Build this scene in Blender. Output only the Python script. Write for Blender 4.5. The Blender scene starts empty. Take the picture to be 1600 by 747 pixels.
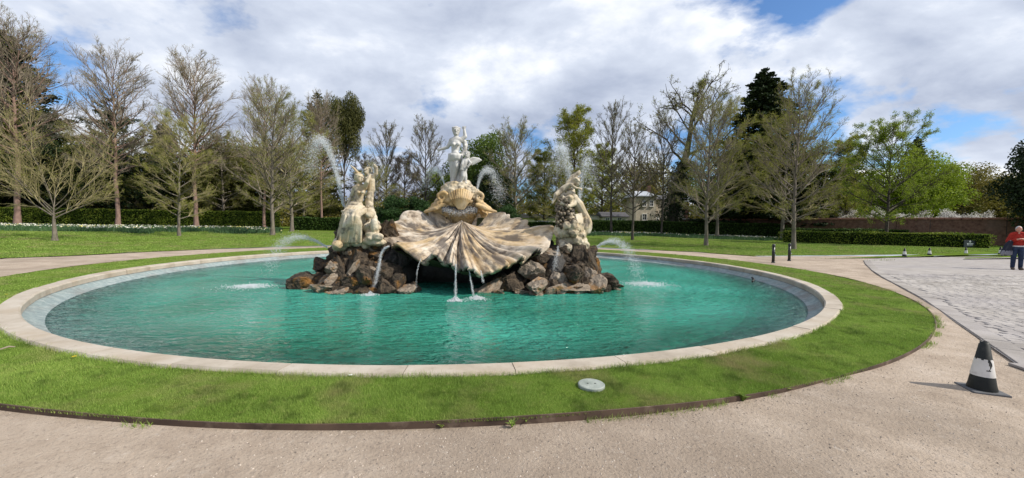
import bpy, bmesh, math, random
import numpy as np
from mathutils import Matrix, Vector
R = math.radians
scene = bpy.context.scene
COL = scene.collection
# ------------------------------------------------------------------ camera
FPX, PITCH, ROLL, EYE = 600.0, 0.0342, 0.0138, 1.5
_r0 = np.array([1., 0, 0]); _fw = np.array([0, math.cos(PITCH), -math.sin(PITCH)]); _u0 = np.array([0, math.sin(PITCH), math.cos(PITCH)])
_rt = math.cos(ROLL)*_r0 + math.sin(ROLL)*_u0
_up = -math.sin(ROLL)*_r0 + math.cos(ROLL)*_u0
cd = bpy.data.cameras.new('camera'); cam = bpy.data.objects.new('camera', cd); COL.objects.link(cam)
cd.sensor_width = 36; cd.lens = FPX/1600*36; cd.clip_end = 6000; cd.clip_start = 0.05
cam.matrix_world = Matrix(((_rt[0], _up[0], -_fw[0], 0), (_rt[1], _up[1], -_fw[1], 0), (_rt[2], _up[2], -_fw[2], EYE), (0, 0, 0, 1)))
scene.camera = cam
def ray(px, py):
    return (px-800)/FPX*_rt + (373.5-py)/FPX*_up + _fw
def at(px, py, Y):
    d = ray(px, py); return np.array([0, 0, EYE]) + d*(Y/d[1])
def gnd(px, py, z=0.0):
    d = ray(px, py); return np.array([0, 0, EYE]) + d*((z-EYE)/d[2])
# ------------------------------------------------------------------ light
SUN_AZ, SUN_EL = math.atan2(0.96, -0.26), R(41)     # azimuth measured from +Y towards +X
scene.view_settings.view_transform = 'Standard'; scene.view_settings.look = 'None'
scene.view_settings.exposure = 0.36; scene.view_settings.gamma = 1.0
sd = bpy.data.lights.new('sun', 'SUN'); sd.energy = 4.0; sd.angle = R(0.6); sd.color = (1.0, 0.94, 0.84)
sun = bpy.data.objects.new('sun', sd); COL.objects.link(sun)
sdir = Vector((math.sin(SUN_AZ)*math.cos(SUN_EL), math.cos(SUN_AZ)*math.cos(SUN_EL), math.sin(SUN_EL)))
sun.rotation_euler = sdir.to_track_quat('Z', 'Y').to_euler(); sun.location = (30, -10, 40)
w = bpy.data.worlds.new('World'); scene.world = w; w.use_nodes = True
nt = w.node_tree; nt.nodes.clear()
def N(t, **k):
    n = nt.nodes.new(t)
    for a, b in k.items(): setattr(n, a, b)
    return n
def math_n(op, a, b=None, clamp=False):
    n = N('ShaderNodeMath', operation=op, use_clamp=clamp)
    for i, v in enumerate((a, b)):
        if v is None: continue
        if isinstance(v, (int, float)): n.inputs[i].default_value = v
        else: nt.links.new(v, n.inputs[i])
    return n.outputs[0]
def world_build():
    L = nt.links.new
    sky = N('ShaderNodeTexSky', sky_type='NISHITA', sun_disc=False, sun_elevation=SUN_EL, sun_rotation=SUN_AZ, air_density=1.0, dust_density=0.6, ozone_density=2.5)
    tc = N('ShaderNodeTexCoord'); sep = N('ShaderNodeSeparateXYZ'); L(tc.outputs['Generated'], sep.inputs[0])
    zc = math_n('ADD', math_n('MAXIMUM', sep.outputs[2], 0.0), 0.33)
    cmb = N('ShaderNodeCombineXYZ')
    L(math_n('DIVIDE', sep.outputs[0], zc), cmb.inputs[0]); L(math_n('DIVIDE', sep.outputs[1], zc), cmb.inputs[1])
    mp = N('ShaderNodeMapping'); mp.inputs['Location'].default_value = (5.1, 0.2, 0.4); mp.inputs['Rotation'].default_value = (0, 0, R(-24)); mp.inputs['Scale'].default_value = (0.85, 1.0, 1)
    L(cmb.outputs[0], mp.inputs[0])
    def noise(sc, det, rough, dist, off):
        n = N('ShaderNodeTexNoise', noise_dimensions='4D'); n.inputs['Scale'].default_value = sc; n.inputs['Detail'].default_value = det
        n.inputs['Roughness'].default_value = rough; n.inputs['Distortion'].default_value = dist; n.inputs['W'].default_value = off
        L(mp.outputs[0], n.inputs['Vector']); return n.outputs[0]
    cover = noise(1.7, 9, 0.55, 0.15, 9.51)
    shade = noise(1.5, 9, 0.55, 0.15, 25.1)
    wisps = noise(3.2, 8, 0.6, 0.4, 5.0)
    rm = N('ShaderNodeValToRGB'); rm.color_ramp.elements[0].position = 0.41; rm.color_ramp.elements[1].position = 0.475
    L(math_n('ADD', cover, math_n('MULTIPLY', math_n('SUBTRACT', wisps, 0.5), 0.22)), rm.inputs[0])
    rs = N('ShaderNodeValToRGB'); e = rs.color_ramp.elements
    e[0].position = 0.36; e[0].color = (0.28, 0.325, 0.43, 1); e[1].position = 0.69; e[1].color = (1.0, 1.0, 1.0, 1)
    m = e.new(0.45); m.color = (0.38, 0.43, 0.545, 1); m2 = e.new(0.57); m2.color = (0.58, 0.63, 0.73, 1)
    L(math_n('ADD', shade, math_n('MULTIPLY', math_n('SUBTRACT', wisps, 0.5), 0.3)), rs.inputs[0])
    sk = N('ShaderNodeVectorMath', operation='MULTIPLY'); L(sky.outputs[0], sk.inputs[0]); sk.inputs[1].default_value = (0.072, 0.095, 0.118)
    mix = N('ShaderNodeMix', data_type='RGBA'); L(rm.outputs[0], mix.inputs[0]); L(sk.outputs[0], mix.inputs[6]); L(rs.outputs[0], mix.inputs[7])
    bg = N('ShaderNodeBackground'); L(mix.outputs[2], bg.inputs[0]); bg.inputs[1].default_value = 1.0
    out = N('ShaderNodeOutputWorld'); L(bg.outputs[0], out.inputs[0])
world_build()
cy = scene.cycles
cy.max_bounces = 6; cy.diffuse_bounces = 3; cy.glossy_bounces = 3; cy.transmission_bounces = 4; cy.transparent_max_bounces = 24; cy.volume_bounces = 0
cy.caustics_reflective = False; cy.caustics_refractive = False; cy.use_denoising = True; cy.sample_clamp_indirect = 6
# ------------------------------------------------------------------ helpers
rng = np.random.default_rng(7); random.seed(7)
def tag(o, label=None, cat=None, group=None, kind=None):
    if label: o['label'] = label
    if cat: o['category'] = cat
    if group: o['group'] = group
    if kind: o['kind'] = kind
    return o
def empty(name, loc=(0, 0, 0), rz=0.0):
    o = bpy.data.objects.new(name, None); COL.objects.link(o); o.location = loc; o.rotation_euler.z = rz; o.empty_display_size = .2; return o
def new_mesh(name, V, F, mats, smooth=False, midx=None, uv=None):
    """V (n,3); F one (m,k) array or a list of them"""
    me = bpy.data.meshes.new(name)
    V = np.asarray(V, np.float32)
    Fs = F if isinstance(F, list) and len(F) and isinstance(F[0], np.ndarray) else [np.asarray(F, np.int32)]
    loops = np.concatenate([f.ravel() for f in Fs]).astype(np.int32)
    tot = np.concatenate([np.full(len(f), f.shape[1]) for f in Fs]).astype(np.int32)
    st = np.concatenate([[0], np.cumsum(tot)[:-1]]).astype(np.int32)
    me.vertices.add(len(V)); me.vertices.foreach_set('co', V.ravel())
    me.loops.add(len(loops)); me.loops.foreach_set('vertex_index', loops)
    me.polygons.add(len(tot)); me.polygons.foreach_set('loop_start', st); me.polygons.foreach_set('loop_total', tot)
    if uv is not None:
        l = me.uv_layers.new(name='UVMap'); l.data.foreach_set('uv', np.asarray(uv, np.float32)[loops].ravel())
    for m in (mats if isinstance(mats, (list, tuple)) else [mats]): me.materials.append(m)
    if midx is not None: me.polygons.foreach_set('material_index', np.asarray(midx, np.int32))
    me.polygons.foreach_set('use_smooth', np.full(len(tot), bool(smooth)))
    me.update(calc_edges=True); me.validate(); return me
def obj(name, me, parent=None, loc=None):
    o = bpy.data.objects.new(name, me); COL.objects.link(o)
    if parent is not None: o.parent = parent
    if loc is not None: o.location = loc
    return o
class Soup:
    def __init__(s, k=1.0): s.V = []; s.Q = []; s.T = []; s.n = 0; s.k = k
    def add(s, V, F):
        V = np.asarray(V, float); F = np.asarray(F, int) + s.n
        (s.Q if F.shape[1] == 4 else s.T).append(F); s.V.append(V); s.n += len(V); return s
    def box(s, c, d, rz=0.0, M=None):
        c = np.asarray(c, float); d = np.asarray(d, float)/2
        P = np.array([(x, y, z) for z in (-1, 1) for x, y in ((-1, -1), (1, -1), (1, 1), (-1, 1))])*d
        if rz: P = P @ np.array([[math.cos(rz), math.sin(rz), 0], [-math.sin(rz), math.cos(rz), 0], [0, 0, 1]])
        if M is not None: P = P @ np.asarray(M).T
        return s.add(P+c, [(0, 3, 2, 1), (4, 5, 6, 7), (0, 1, 5, 4), (1, 2, 6, 5), (2, 3, 7, 6), (3, 0, 4, 7)])
    def tube(s, P, rad, k=8, caps=True):
        P = np.asarray(P, float); n = len(P); rad = np.broadcast_to(np.asarray(rad, float), (n,))
        T = np.gradient(P, axis=0); T /= np.linalg.norm(T, axis=1)[:, None]+1e-9
        ref = np.array([0, 0, 1.]) if abs(T[0][2]) < .9 else np.array([1., 0, 0])
        U = np.cross(T, ref); U /= np.linalg.norm(U, axis=1)[:, None]+1e-9; W = np.cross(T, U)
        a = np.linspace(0, 2*np.pi, k, endpoint=False)
        V = (P[:, None] + rad[:, None, None]*(np.cos(a)[None, :, None]*U[:, None]+np.sin(a)[None, :, None]*W[:, None])).reshape(-1, 3)
        i = np.arange(n-1)[:, None]*k; j = np.arange(k)[None]; j2 = (j+1) % k
        F = np.stack([i+j, i+j2, i+k+j2, i+k+j], -1).reshape(-1, 4)
        b = s.n; s.add(V, F)
        if caps:
            C = s.n; s.V.append(np.array([P[0], P[-1]])); s.n += 2
            s.T.append(np.array([(C, b+(q+1) % k, b+q) for q in range(k)] + [(C+1, b+(n-1)*k+q, b+(n-1)*k+(q+1) % k) for q in range(k)]))
        return s
    def bone(s, a, b, r0, r1, k=10):
        a = np.asarray(a, float); b = np.asarray(b, float); d = b-a; L = np.linalg.norm(d)+1e-6; d = d/L; r0 *= s.k; r1 *= s.k
        ph = np.linspace(0.12, np.pi/2, 4)
        P = [a-d*r0*math.cos(p) for p in ph]+[b+d*r1*math.sin(p-0) for p in np.linspace(0, np.pi/2-.12, 4)]
        rr = [r0*math.sin(p) for p in ph]+[r1*math.cos(p) for p in np.linspace(0, np.pi/2-.12, 4)]
        return s.tube(P, rr, k)
    def chain(s, pts, rad):
        for i in range(len(pts)-1): s.bone(pts[i], pts[i+1], rad[i], rad[i+1])
        return s
    def ball(s, c, r, M=None, n=(10, 14)):
        r = np.broadcast_to(np.asarray(r, float), (3,))*s.k; a, b = n
        th = np.linspace(0, np.pi, a+1)[1:-1]; ph = np.linspace(0, 2*np.pi, b, endpoint=False)
        V = np.array([(math.sin(t)*math.cos(p), math.sin(t)*math.sin(p), math.cos(t)) for t in th for p in ph]+[(0, 0, 1), (0, 0, -1)])*r
        if M is not None: V = V @ np.asarray(M).T
        V = V+np.asarray(c, float); o = s.n
        F = [((i*b+j), (i+1)*b+j, (i+1)*b+(j+1) % b, i*b+(j+1) % b) for i in range(a-2) for j in range(b)]
        T = [((a-1)*b, j, (j+1) % b) for j in range(b)]+[((a-1)*b+1, (a-2)*b+(j+1) % b, (a-2)*b+j) for j in range(b)]
        s.add(V, F); s.T.append(np.array(T)+o); return s
    def loft(s, rings, k=24, fold=None, close=True):
        """rings: (center, rx, ry[, rz])"""
        V = []; n = len(rings)
        for i, g in enumerate(rings):
            c, rx, ry = g[:3]; rz = g[3] if len(g) > 3 else 0
            for j in range(k):
                a = 2*np.pi*j/k; m = 1+(fold(a, i/(n-1)) if fold else 0)
                x, y = rx*m*math.cos(a), ry*m*math.sin(a)
                V.append((c[0]+x*math.cos(rz)-y*math.sin(rz), c[1]+x*math.sin(rz)+y*math.cos(rz), c[2]))
        F = [(i*k+j, i*k+(j+1) % k, (i+1)*k+(j+1) % k, (i+1)*k+j) for i in range(n-1) for j in range(k)]
        o = s.n; s.add(V, F)
        if close:
            C = s.n; s.V.append(np.array([rings[0][0], rings[-1][0]], float)); s.n += 2
            s.T.append(np.array([(C, o+(q+1) % k, o+q) for q in range(k)]+[(C+1, o+(n-1)*k+q, o+(n-1)*k+(q+1) % k) for q in range(k)]))
        return s
    def build(s, name, mat, parent=None, smooth=False, voxel=None, relax=4, bevel=None, origin=None):
        V = np.concatenate(s.V); Fs = []
        if s.Q: Fs.append(np.concatenate(s.Q))
        if s.T: Fs.append(np.concatenate(s.T))
        if origin is not None: V = V-np.asarray(origin)
        o = obj(name, new_mesh(name, V, Fs, mat, smooth), parent)
        if origin is not None: o.location = origin
        if voxel:
            m = o.modifiers.new('remesh', 'REMESH'); m.mode = 'VOXEL'; m.voxel_size = voxel; m.use_smooth_shade = True
            q = o.modifiers.new('smooth', 'SMOOTH'); q.factor = .5; q.iterations = relax
        if bevel:
            m = o.modifiers.new('bevel', 'BEVEL'); m.width = bevel; m.segments = 2
        return o
# ------------------------------------------------------------------ materials
def srgb(r, g, b):
    f = lambda c: (c/255/12.92) if c/255 <= .04045 else ((c/255+.055)/1.055)**2.4
    return (f(r), f(g), f(b))
def material(name, stops, scale=4.0, rough=0.8, bump=0.0, bscale=None, detail=6, coords='Object', spec=0.3, metallic=0.0, stretch=(1, 1, 1), rand=0.0, transl=0.0, nrough=0.6, second=None, distortion=0.0):
    """stops: list of (pos, rgb); second=(scale, amount, rgb, pos0, pos1): a stain over it"""
    m = bpy.data.materials.new(name); m.use_nodes = True; t = m.node_tree; t.nodes.clear(); L = t.links.new
    n = t.nodes.new
    out = n('ShaderNodeOutputMaterial'); b = n('ShaderNodeBsdfPrincipled'); b.inputs['Roughness'].default_value = rough; b.inputs['Specular IOR Level'].default_value = spec; b.inputs['Metallic'].default_value = metallic
    tc = n('ShaderNodeTexCoord'); mp = n('ShaderNodeMapping'); mp.inputs['Scale'].default_value = stretch
    if coords == 'World':
        g = n('ShaderNodeNewGeometry'); L(g.outputs['Position'], mp.inputs[0])
    else: L(tc.outputs[coords], mp.inputs[0])
    vec = mp.outputs[0]
    oi = n('ShaderNodeObjectInfo')
    if coords == 'Object':
        ad = n('ShaderNodeVectorMath'); ad.operation = 'MULTIPLY_ADD'; L(oi.outputs['Random'], ad.inputs[0]); ad.inputs[1].default_value = (37, 91, 53); L(vec, ad.inputs[2]); vec = ad.outputs[0]
    nz = n('ShaderNodeTexNoise'); nz.inputs['Scale'].default_value = scale; nz.inputs['Detail'].default_value = detail; nz.inputs['Roughness'].default_value = nrough; nz.inputs['Distortion'].default_value = distortion
    L(vec, nz.inputs['Vector'])
    val = nz.outputs[0]
    if rand:
        gi = n('ShaderNodeNewGeometry'); ma = n('ShaderNodeMath'); ma.operation = 'MULTIPLY_ADD'; L(gi.outputs['Random Per Island'], ma.inputs[0]); ma.inputs[1].default_value = rand; 
        mb = n('ShaderNodeMath'); mb.operation = 'SUBTRACT'; L(val, mb.inputs[0]); mb.inputs[1].default_value = rand/2; L(mb.outputs[0], ma.inputs[2]); val = ma.outputs[0]
    rp = n('ShaderNodeValToRGB'); els = rp.color_ramp.elements
    els[0].position = stops[0][0]; els[0].color = (*stops[0][1], 1); els[1].position = stops[-1][0]; els[1].color = (*stops[-1][1], 1)
    for p, c in stops[1:-1]: els.new(p).color = (*c, 1)
    L(val, rp.inputs[0]); colr = rp.outputs[0]
    for sc2, amt, rgb, p0, p1 in (second or []):
        n2 = n('ShaderNodeTexNoise'); n2.inputs['Scale'].default_value = sc2; n2.inputs['Detail'].default_value = 5; n2.inputs['Roughness'].default_value = .6
        mo = n('ShaderNodeVectorMath'); mo.operation = 'ADD'; L(vec, mo.inputs[0]); mo.inputs[1].default_value = (13.7*sc2 % 7, 5.1, 3.3); L(mo.outputs[0], n2.inputs['Vector'])
        mr = n('ShaderNodeMapRange'); L(n2.outputs[0], mr.inputs[0]); mr.inputs[1].default_value = p0; mr.inputs[2].default_value = p1; mr.inputs[3].default_value = 0; mr.inputs[4].default_value = amt
        mx = n('ShaderNodeMix'); mx.data_type = 'RGBA'; L(mr.outputs[0], mx.inputs[0]); L(colr, mx.inputs[6]); mx.inputs[7].default_value = (*rgb, 1); colr = mx.outputs[2]
    L(colr, b.inputs['Base Color'])
    if bump:
        bp = n('ShaderNodeBump'); bp.inputs['Strength'].default_value = 1.0; bp.inputs['Distance'].default_value = bump
        nb = n('ShaderNodeTexNoise'); nb.inputs['Scale'].default_value = bscale or scale*4; nb.inputs['Detail'].default_value = 8; nb.inputs['Roughness'].default_value = .65; L(vec, nb.inputs['Vector'])
        L(nb.outputs[0], bp.inputs['Height']); L(bp.outputs[0], b.inputs['Normal'])
    if transl:
        tr = n('ShaderNodeBsdfTranslucent'); L(colr, tr.inputs[0]); ms = n('ShaderNodeMixShader'); ms.inputs[0].default_value = transl; L(b.outputs[0], ms.inputs[1]); L(tr.outputs[0], ms.inputs[2]); L(ms.outputs[0], out.inputs[0])
    else: L(b.outputs[0], out.inputs[0])
    return m
def plain(name, rgb, rough=.6, spec=.4, metallic=0, var=.12, scale=12):
    a = tuple(c*(1-var) for c in rgb); c = tuple(min(1, c*(1+var)) for c in rgb)
    return material(name, [(.3, a), (.7, c)], scale=scale, rough=rough, spec=spec, metallic=metallic)
M = {}
M['lawn'] = material('lawn', [(.25, (.075, .105, .018)), (.5, (.105, .165, .026)), (.75, (.15, .215, .04))], scale=.7, coords='World', rough=.95, spec=0.0, bump=.01, bscale=30, detail=10,
    second=[(.12, .5, (.13, .17, .03), .5, .7), (3.0, .35, (.17, .14, .05), .6, .75)])
M['blade'] = material('blade', [(.2, (.135, .20, .034)), (.5, (.235, .37, .062)), (.8, (.39, .49, .12))], scale=.9, coords='World', rough=.6, spec=.25, rand=.5, transl=.35,
    second=[(1.0, .8, (.38, .32, .16), .50, .66), (4, .65, (.075, .125, .022), .52, .66), (14, .5, (.42, .43, .15), .56, .7)])
M['gravel'] = material('gravel', [(.3, (.30, .235, .18)), (.5, (.425, .345, .27)), (.7, (.52, .435, .355))], scale=1.6, coords='World', rough=.95, spec=.1, bump=.02, bscale=42, detail=14, nrough=.75,
    second=[(.5, .6, (.25, .20, .155), .46, .64), (30, .65, (.17, .14, .115), .56, .72), (14, .4, (.56, .50, .43), .6, .75)])
M['pebble'] = material('pebble', [(.2, (.20, .17, .14)), (.5, (.36, .29, .23)), (.8, (.50, .43, .36))], scale=3, coords='World', rough=.9, rand=.8)
M['sett'] = material('sett', [(.3, (.25, .225, .20)), (.5, (.36, .33, .30)), (.7, (.45, .415, .38))], scale=1.3, coords='World', rough=.85, bump=.006, bscale=40, rand=.35, second=[(.35, .45, (.27, .25, .26), .45, .65)])
M['mortar'] = material('mortar', [(.3, (.22, .19, .16)), (.7, (.36, .31, .26))], scale=6, coords='World', rough=.95, bump=.006, bscale=60)
M['paving_far'] = material('paving_far', [(.3, (.24, .215, .195)), (.5, (.345, .315, .29)), (.7, (.43, .40, .37))], scale=3.0, coords='World', rough=.85, bump=.01, bscale=9, stretch=(.5, 1.6, 1), second=[(.3, .45, (.27, .25, .26), .45, .65)])
M['coping'] = material('coping', [(.25, (.28, .235, .18)), (.5, (.43, .375, .305)), (.75, (.52, .475, .41))], scale=1.6, rough=.85, bump=.004, bscale=40, second=[(.9, .5, (.36, .28, .19), .5, .68), (12, .4, (.25, .20, .15), .57, .7)])
M['lining'] = material('lining', [(.3, (.16, .20, .21)), (.5, (.26, .32, .32)), (.7, (.42, .46, .44))], scale=7, coords='World', rough=.8, bump=.02, bscale=45, nrough=.75, detail=10, second=[(1.1, .6, (.20, .17, .15), .48, .64), (40, .5, (.5, .52, .5), .58, .7)])
M['edging'] = material('edging', [(.3, (.045, .03, .022)), (.7, (.13, .085, .06))], scale=3, coords='World', rough=.8, second=[(6, .5, (.25, .19, .14), .55, .7)])
M['marble'] = material('marble', [(.25, (.36, .28, .17)), (.5, (.53, .455, .33)), (.75, (.62, .56, .45))], scale=2.5, coords='World', rough=.55, bump=.008, bscale=30, second=[(1.5, .6, (.40, .27, .11), .50, .66), (4.2, .8, (.085, .07, .055), .51, .64)])
M['marble_white'] = material('marble_white', [(.3, (.42, .41, .38)), (.7, (.58, .57, .55))], scale=3, coords='World', rough=.5, bump=.004, bscale=30, second=[(2.6, .55, (.20, .18, .16), .54, .70)])
M['marble_ochre'] = material('marble_ochre', [(.25, (.32, .18, .055)), (.5, (.52, .36, .17)), (.75, (.62, .50, .33))], scale=2.2, coords='World', rough=.6, bump=.012, bscale=18, second=[(2.6, .75, (.13, .08, .035), .50, .66), (1.2, .5, (.55, .47, .36), .52, .66)])
M['rock'] = material('rock', [(.27, (.014, .012, .010)), (.48, (.060, .045, .031)), (.66, (.155, .115, .077)), (.82, (.35, .275, .19))], scale=3.2, rough=.9, bump=.06, bscale=9, detail=12, nrough=.75,
    second=[(.9, .8, (.27, .125, .025), .55, .66), (3.0, .6, (.010, .009, .008), .53, .66)])
M['rock_pale'] = material('rock_pale', [(.25, (.07, .055, .04)), (.5, (.26, .21, .16)), (.75, (.44, .37, .29))], scale=2.2, rough=.9, bump=.05, bscale=7, detail=10, nrough=.7, second=[(1.1, .7, (.30, .14, .03), .55, .68)])
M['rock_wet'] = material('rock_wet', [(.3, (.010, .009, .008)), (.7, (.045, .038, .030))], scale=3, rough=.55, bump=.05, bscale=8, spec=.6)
M['bark_grey'] = material('bark_grey', [(.3, (.10, .085, .068)), (.6, (.20, .17, .14)), (.8, (.30, .26, .21))], scale=3, rough=.95, bump=.02, bscale=10, stretch=(2, 2, .6), second=[(1.2, .4, (.12, .13, .05), .5, .7)])
M['bark_red'] = material('bark_red', [(.3, (.15, .095, .075)), (.7, (.30, .20, .16))], scale=3, rough=.95, bump=.02, bscale=10, stretch=(2, 2, .6))
M['bark_dark'] = material('bark_dark', [(.3, (.035, .030, .025)), (.7, (.11, .092, .075))], scale=3, rough=.95, bump=.03, bscale=10, stretch=(2, 2, .6))
M['twig'] = material('twig', [(.3, (.17, .14, .105)), (.7, (.32, .265, .20))], scale=.6, rough=.9, rand=.3)
M['twig_olive'] = material('twig_olive', [(.3, (.20, .17, .085)), (.7, (.36, .31, .16))], scale=.6, rough=.9, rand=.3)
M['twig_dark'] = material('twig_dark', [(.3, (.075, .062, .048)), (.7, (.17, .14, .105))], scale=.6, rough=.9, rand=.3)
def leafm(n, a, b, c, transl=.3, sc=.35): M[n] = material(n, [(.2, a), (.5, b), (.8, c)], scale=sc, rough=.6, spec=.2, rand=.45, transl=transl)
leafm('bud', (.15, .175, .02), (.26, .285, .034), (.37, .38, .06), .4)
leafm('lime_green', (.13, .18, .014), (.22, .30, .024), (.32, .40, .042), .4)
leafm('yellow_green', (.15, .175, .02), (.25, .275, .03), (.35, .36, .05), .4)
leafm('conifer_dark', (.010, .020, .008), (.024, .042, .014), (.048, .070, .022), .1)
leafm('conifer_olive', (.035, .040, .010), (.075, .078, .018), (.125, .12, .028), .15)
leafm('laurel', (.014, .034, .010), (.032, .07, .018), (.06, .115, .03), .15)
leafm('hedge', (.020, .045, .008), (.045, .09, .014), (.085, .14, .024), .2, 1.2)
leafm('hedge_yellow', (.06, .10, .012), (.14, .20, .022), (.28, .31, .04), .3, .8)
leafm('russet', (.05, .035, .02), (.10, .066, .035), (.15, .10, .055), .2)
leafm('blossom', (.52, .50, .46), (.66, .64, .60), (.78, .77, .74), .3)
leafm('olive_wood', (.11, .10, .02), (.19, .165, .032), (.27, .225, .05), .25)
leafm('green_wood', (.06, .10, .018), (.11, .165, .03), (.17, .235, .04), .25)
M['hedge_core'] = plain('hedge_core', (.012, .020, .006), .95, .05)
M['brick'] = material('brick', [(.3, (.075, .040, .028)), (.5, (.14, .075, .052)), (.7, (.20, .115, .08))], scale=4, coords='World', rough=.92, bump=.008, bscale=14, rand=.3, second=[(.5, .5, (.17, .12, .095), .5, .65)])
M['brick_coping'] = material('brick_coping', [(.3, (.22, .10, .07)), (.7, (.36, .19, .14))], scale=3, coords='World', rough=.9)
M['render_cream'] = material('render_cream', [(.3, (.48, .41, .31)), (.7, (.62, .55, .44))], scale=2.5, rough=.9, bump=.01, bscale=20, second=[(.8, .3, (.30, .26, .2), .5, .7)])
M['render_white'] = plain('render_white', (.68, .64, .56), .85)
M['slate'] = material('slate', [(.3, (.055, .052, .055)), (.7, (.12, .115, .12))], scale=4, rough=.7, bump=.01)
M['lead'] = plain('lead', (.42, .44, .48), .5)
M['glass'] = plain('glass', (.02, .024, .03), .08, .8)
M['white_paint'] = plain('white_paint', (.74, .74, .72), .5, var=.05)
M['rubber'] = material('rubber', [(.3, (.008, .009, .008)), (.7, (.022, .025, .022))], scale=6, rough=.55, second=[(9, .35, (.09, .08, .07), .58, .72)])
M['rubber_grey'] = material('rubber_grey', [(.3, (.07, .07, .073)), (.7, (.15, .15, .155))], scale=8, rough=.8)
M['cone_white'] = material('cone_white', [(.3, (.55, .53, .50)), (.7, (.72, .70, .67))], scale=7, rough=.6, second=[(11, .5, (.25, .22, .19), .58, .72)])
M['iron'] = plain('iron', (.012, .013, .013), .35, .5)
M['sign_slate'] = plain('sign_slate', (.018, .026, .032), .5)
M['cover'] = material('cover', [(.3, (.20, .23, .20)), (.7, (.36, .39, .35))], scale=9, rough=.6, bump=.004, bscale=60)
M['skin'] = plain('skin', (.52, .27, .19), .55, var=.06); M['hair'] = plain('hair', (.46, .46, .47), .8)
M['wool_red'] = material('wool_red', [(.3, (.25, .018, .012)), (.7, (.42, .035, .022))], scale=9, rough=.95, bump=.01, bscale=40)
M['denim'] = material('denim', [(.3, (.012, .020, .045)), (.7, (.035, .055, .10))], scale=7, rough=.9, bump=.008, bscale=40)
M['navy'] = plain('navy', (.010, .013, .028), .8); M['shirt'] = plain('shirt', (.66, .66, .66), .8); M['shoe'] = plain('shoe', (.10, .075, .055), .6); M['grey_cloth'] = plain('grey_cloth', (.20, .20, .23), .85)
def spray_mat():
    m = bpy.data.materials.new('spray'); m.use_nodes = True; t = m.node_tree; t.nodes.clear(); L = t.links.new; n = t.nodes.new
    out = n('ShaderNodeOutputMaterial'); d = n('ShaderNodeBsdfPrincipled'); d.inputs['Base Color'].default_value = (.88, .90, .92, 1); d.inputs['Roughness'].default_value = .15
    tl = n('ShaderNodeBsdfTranslucent'); tl.inputs[0].default_value = (.9, .92, .94, 1)
    tr = n('ShaderNodeBsdfTransparent'); m0 = n('ShaderNodeMixShader'); m0.inputs[0].default_value = .45; m1 = n('ShaderNodeMixShader'); m1.inputs[0].default_value = .5
    L(d.outputs[0], m0.inputs[1]); L(tl.outputs[0], m0.inputs[2]); L(m0.outputs[0], m1.inputs[1]); L(tr.outputs[0], m1.inputs[2]); L(m1.outputs[0], out.inputs[0]); return m
M['spray'] = spray_mat()
M['yellow_bloom'] = plain('yellow_bloom', (.70, .48, .02), .7)
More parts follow.
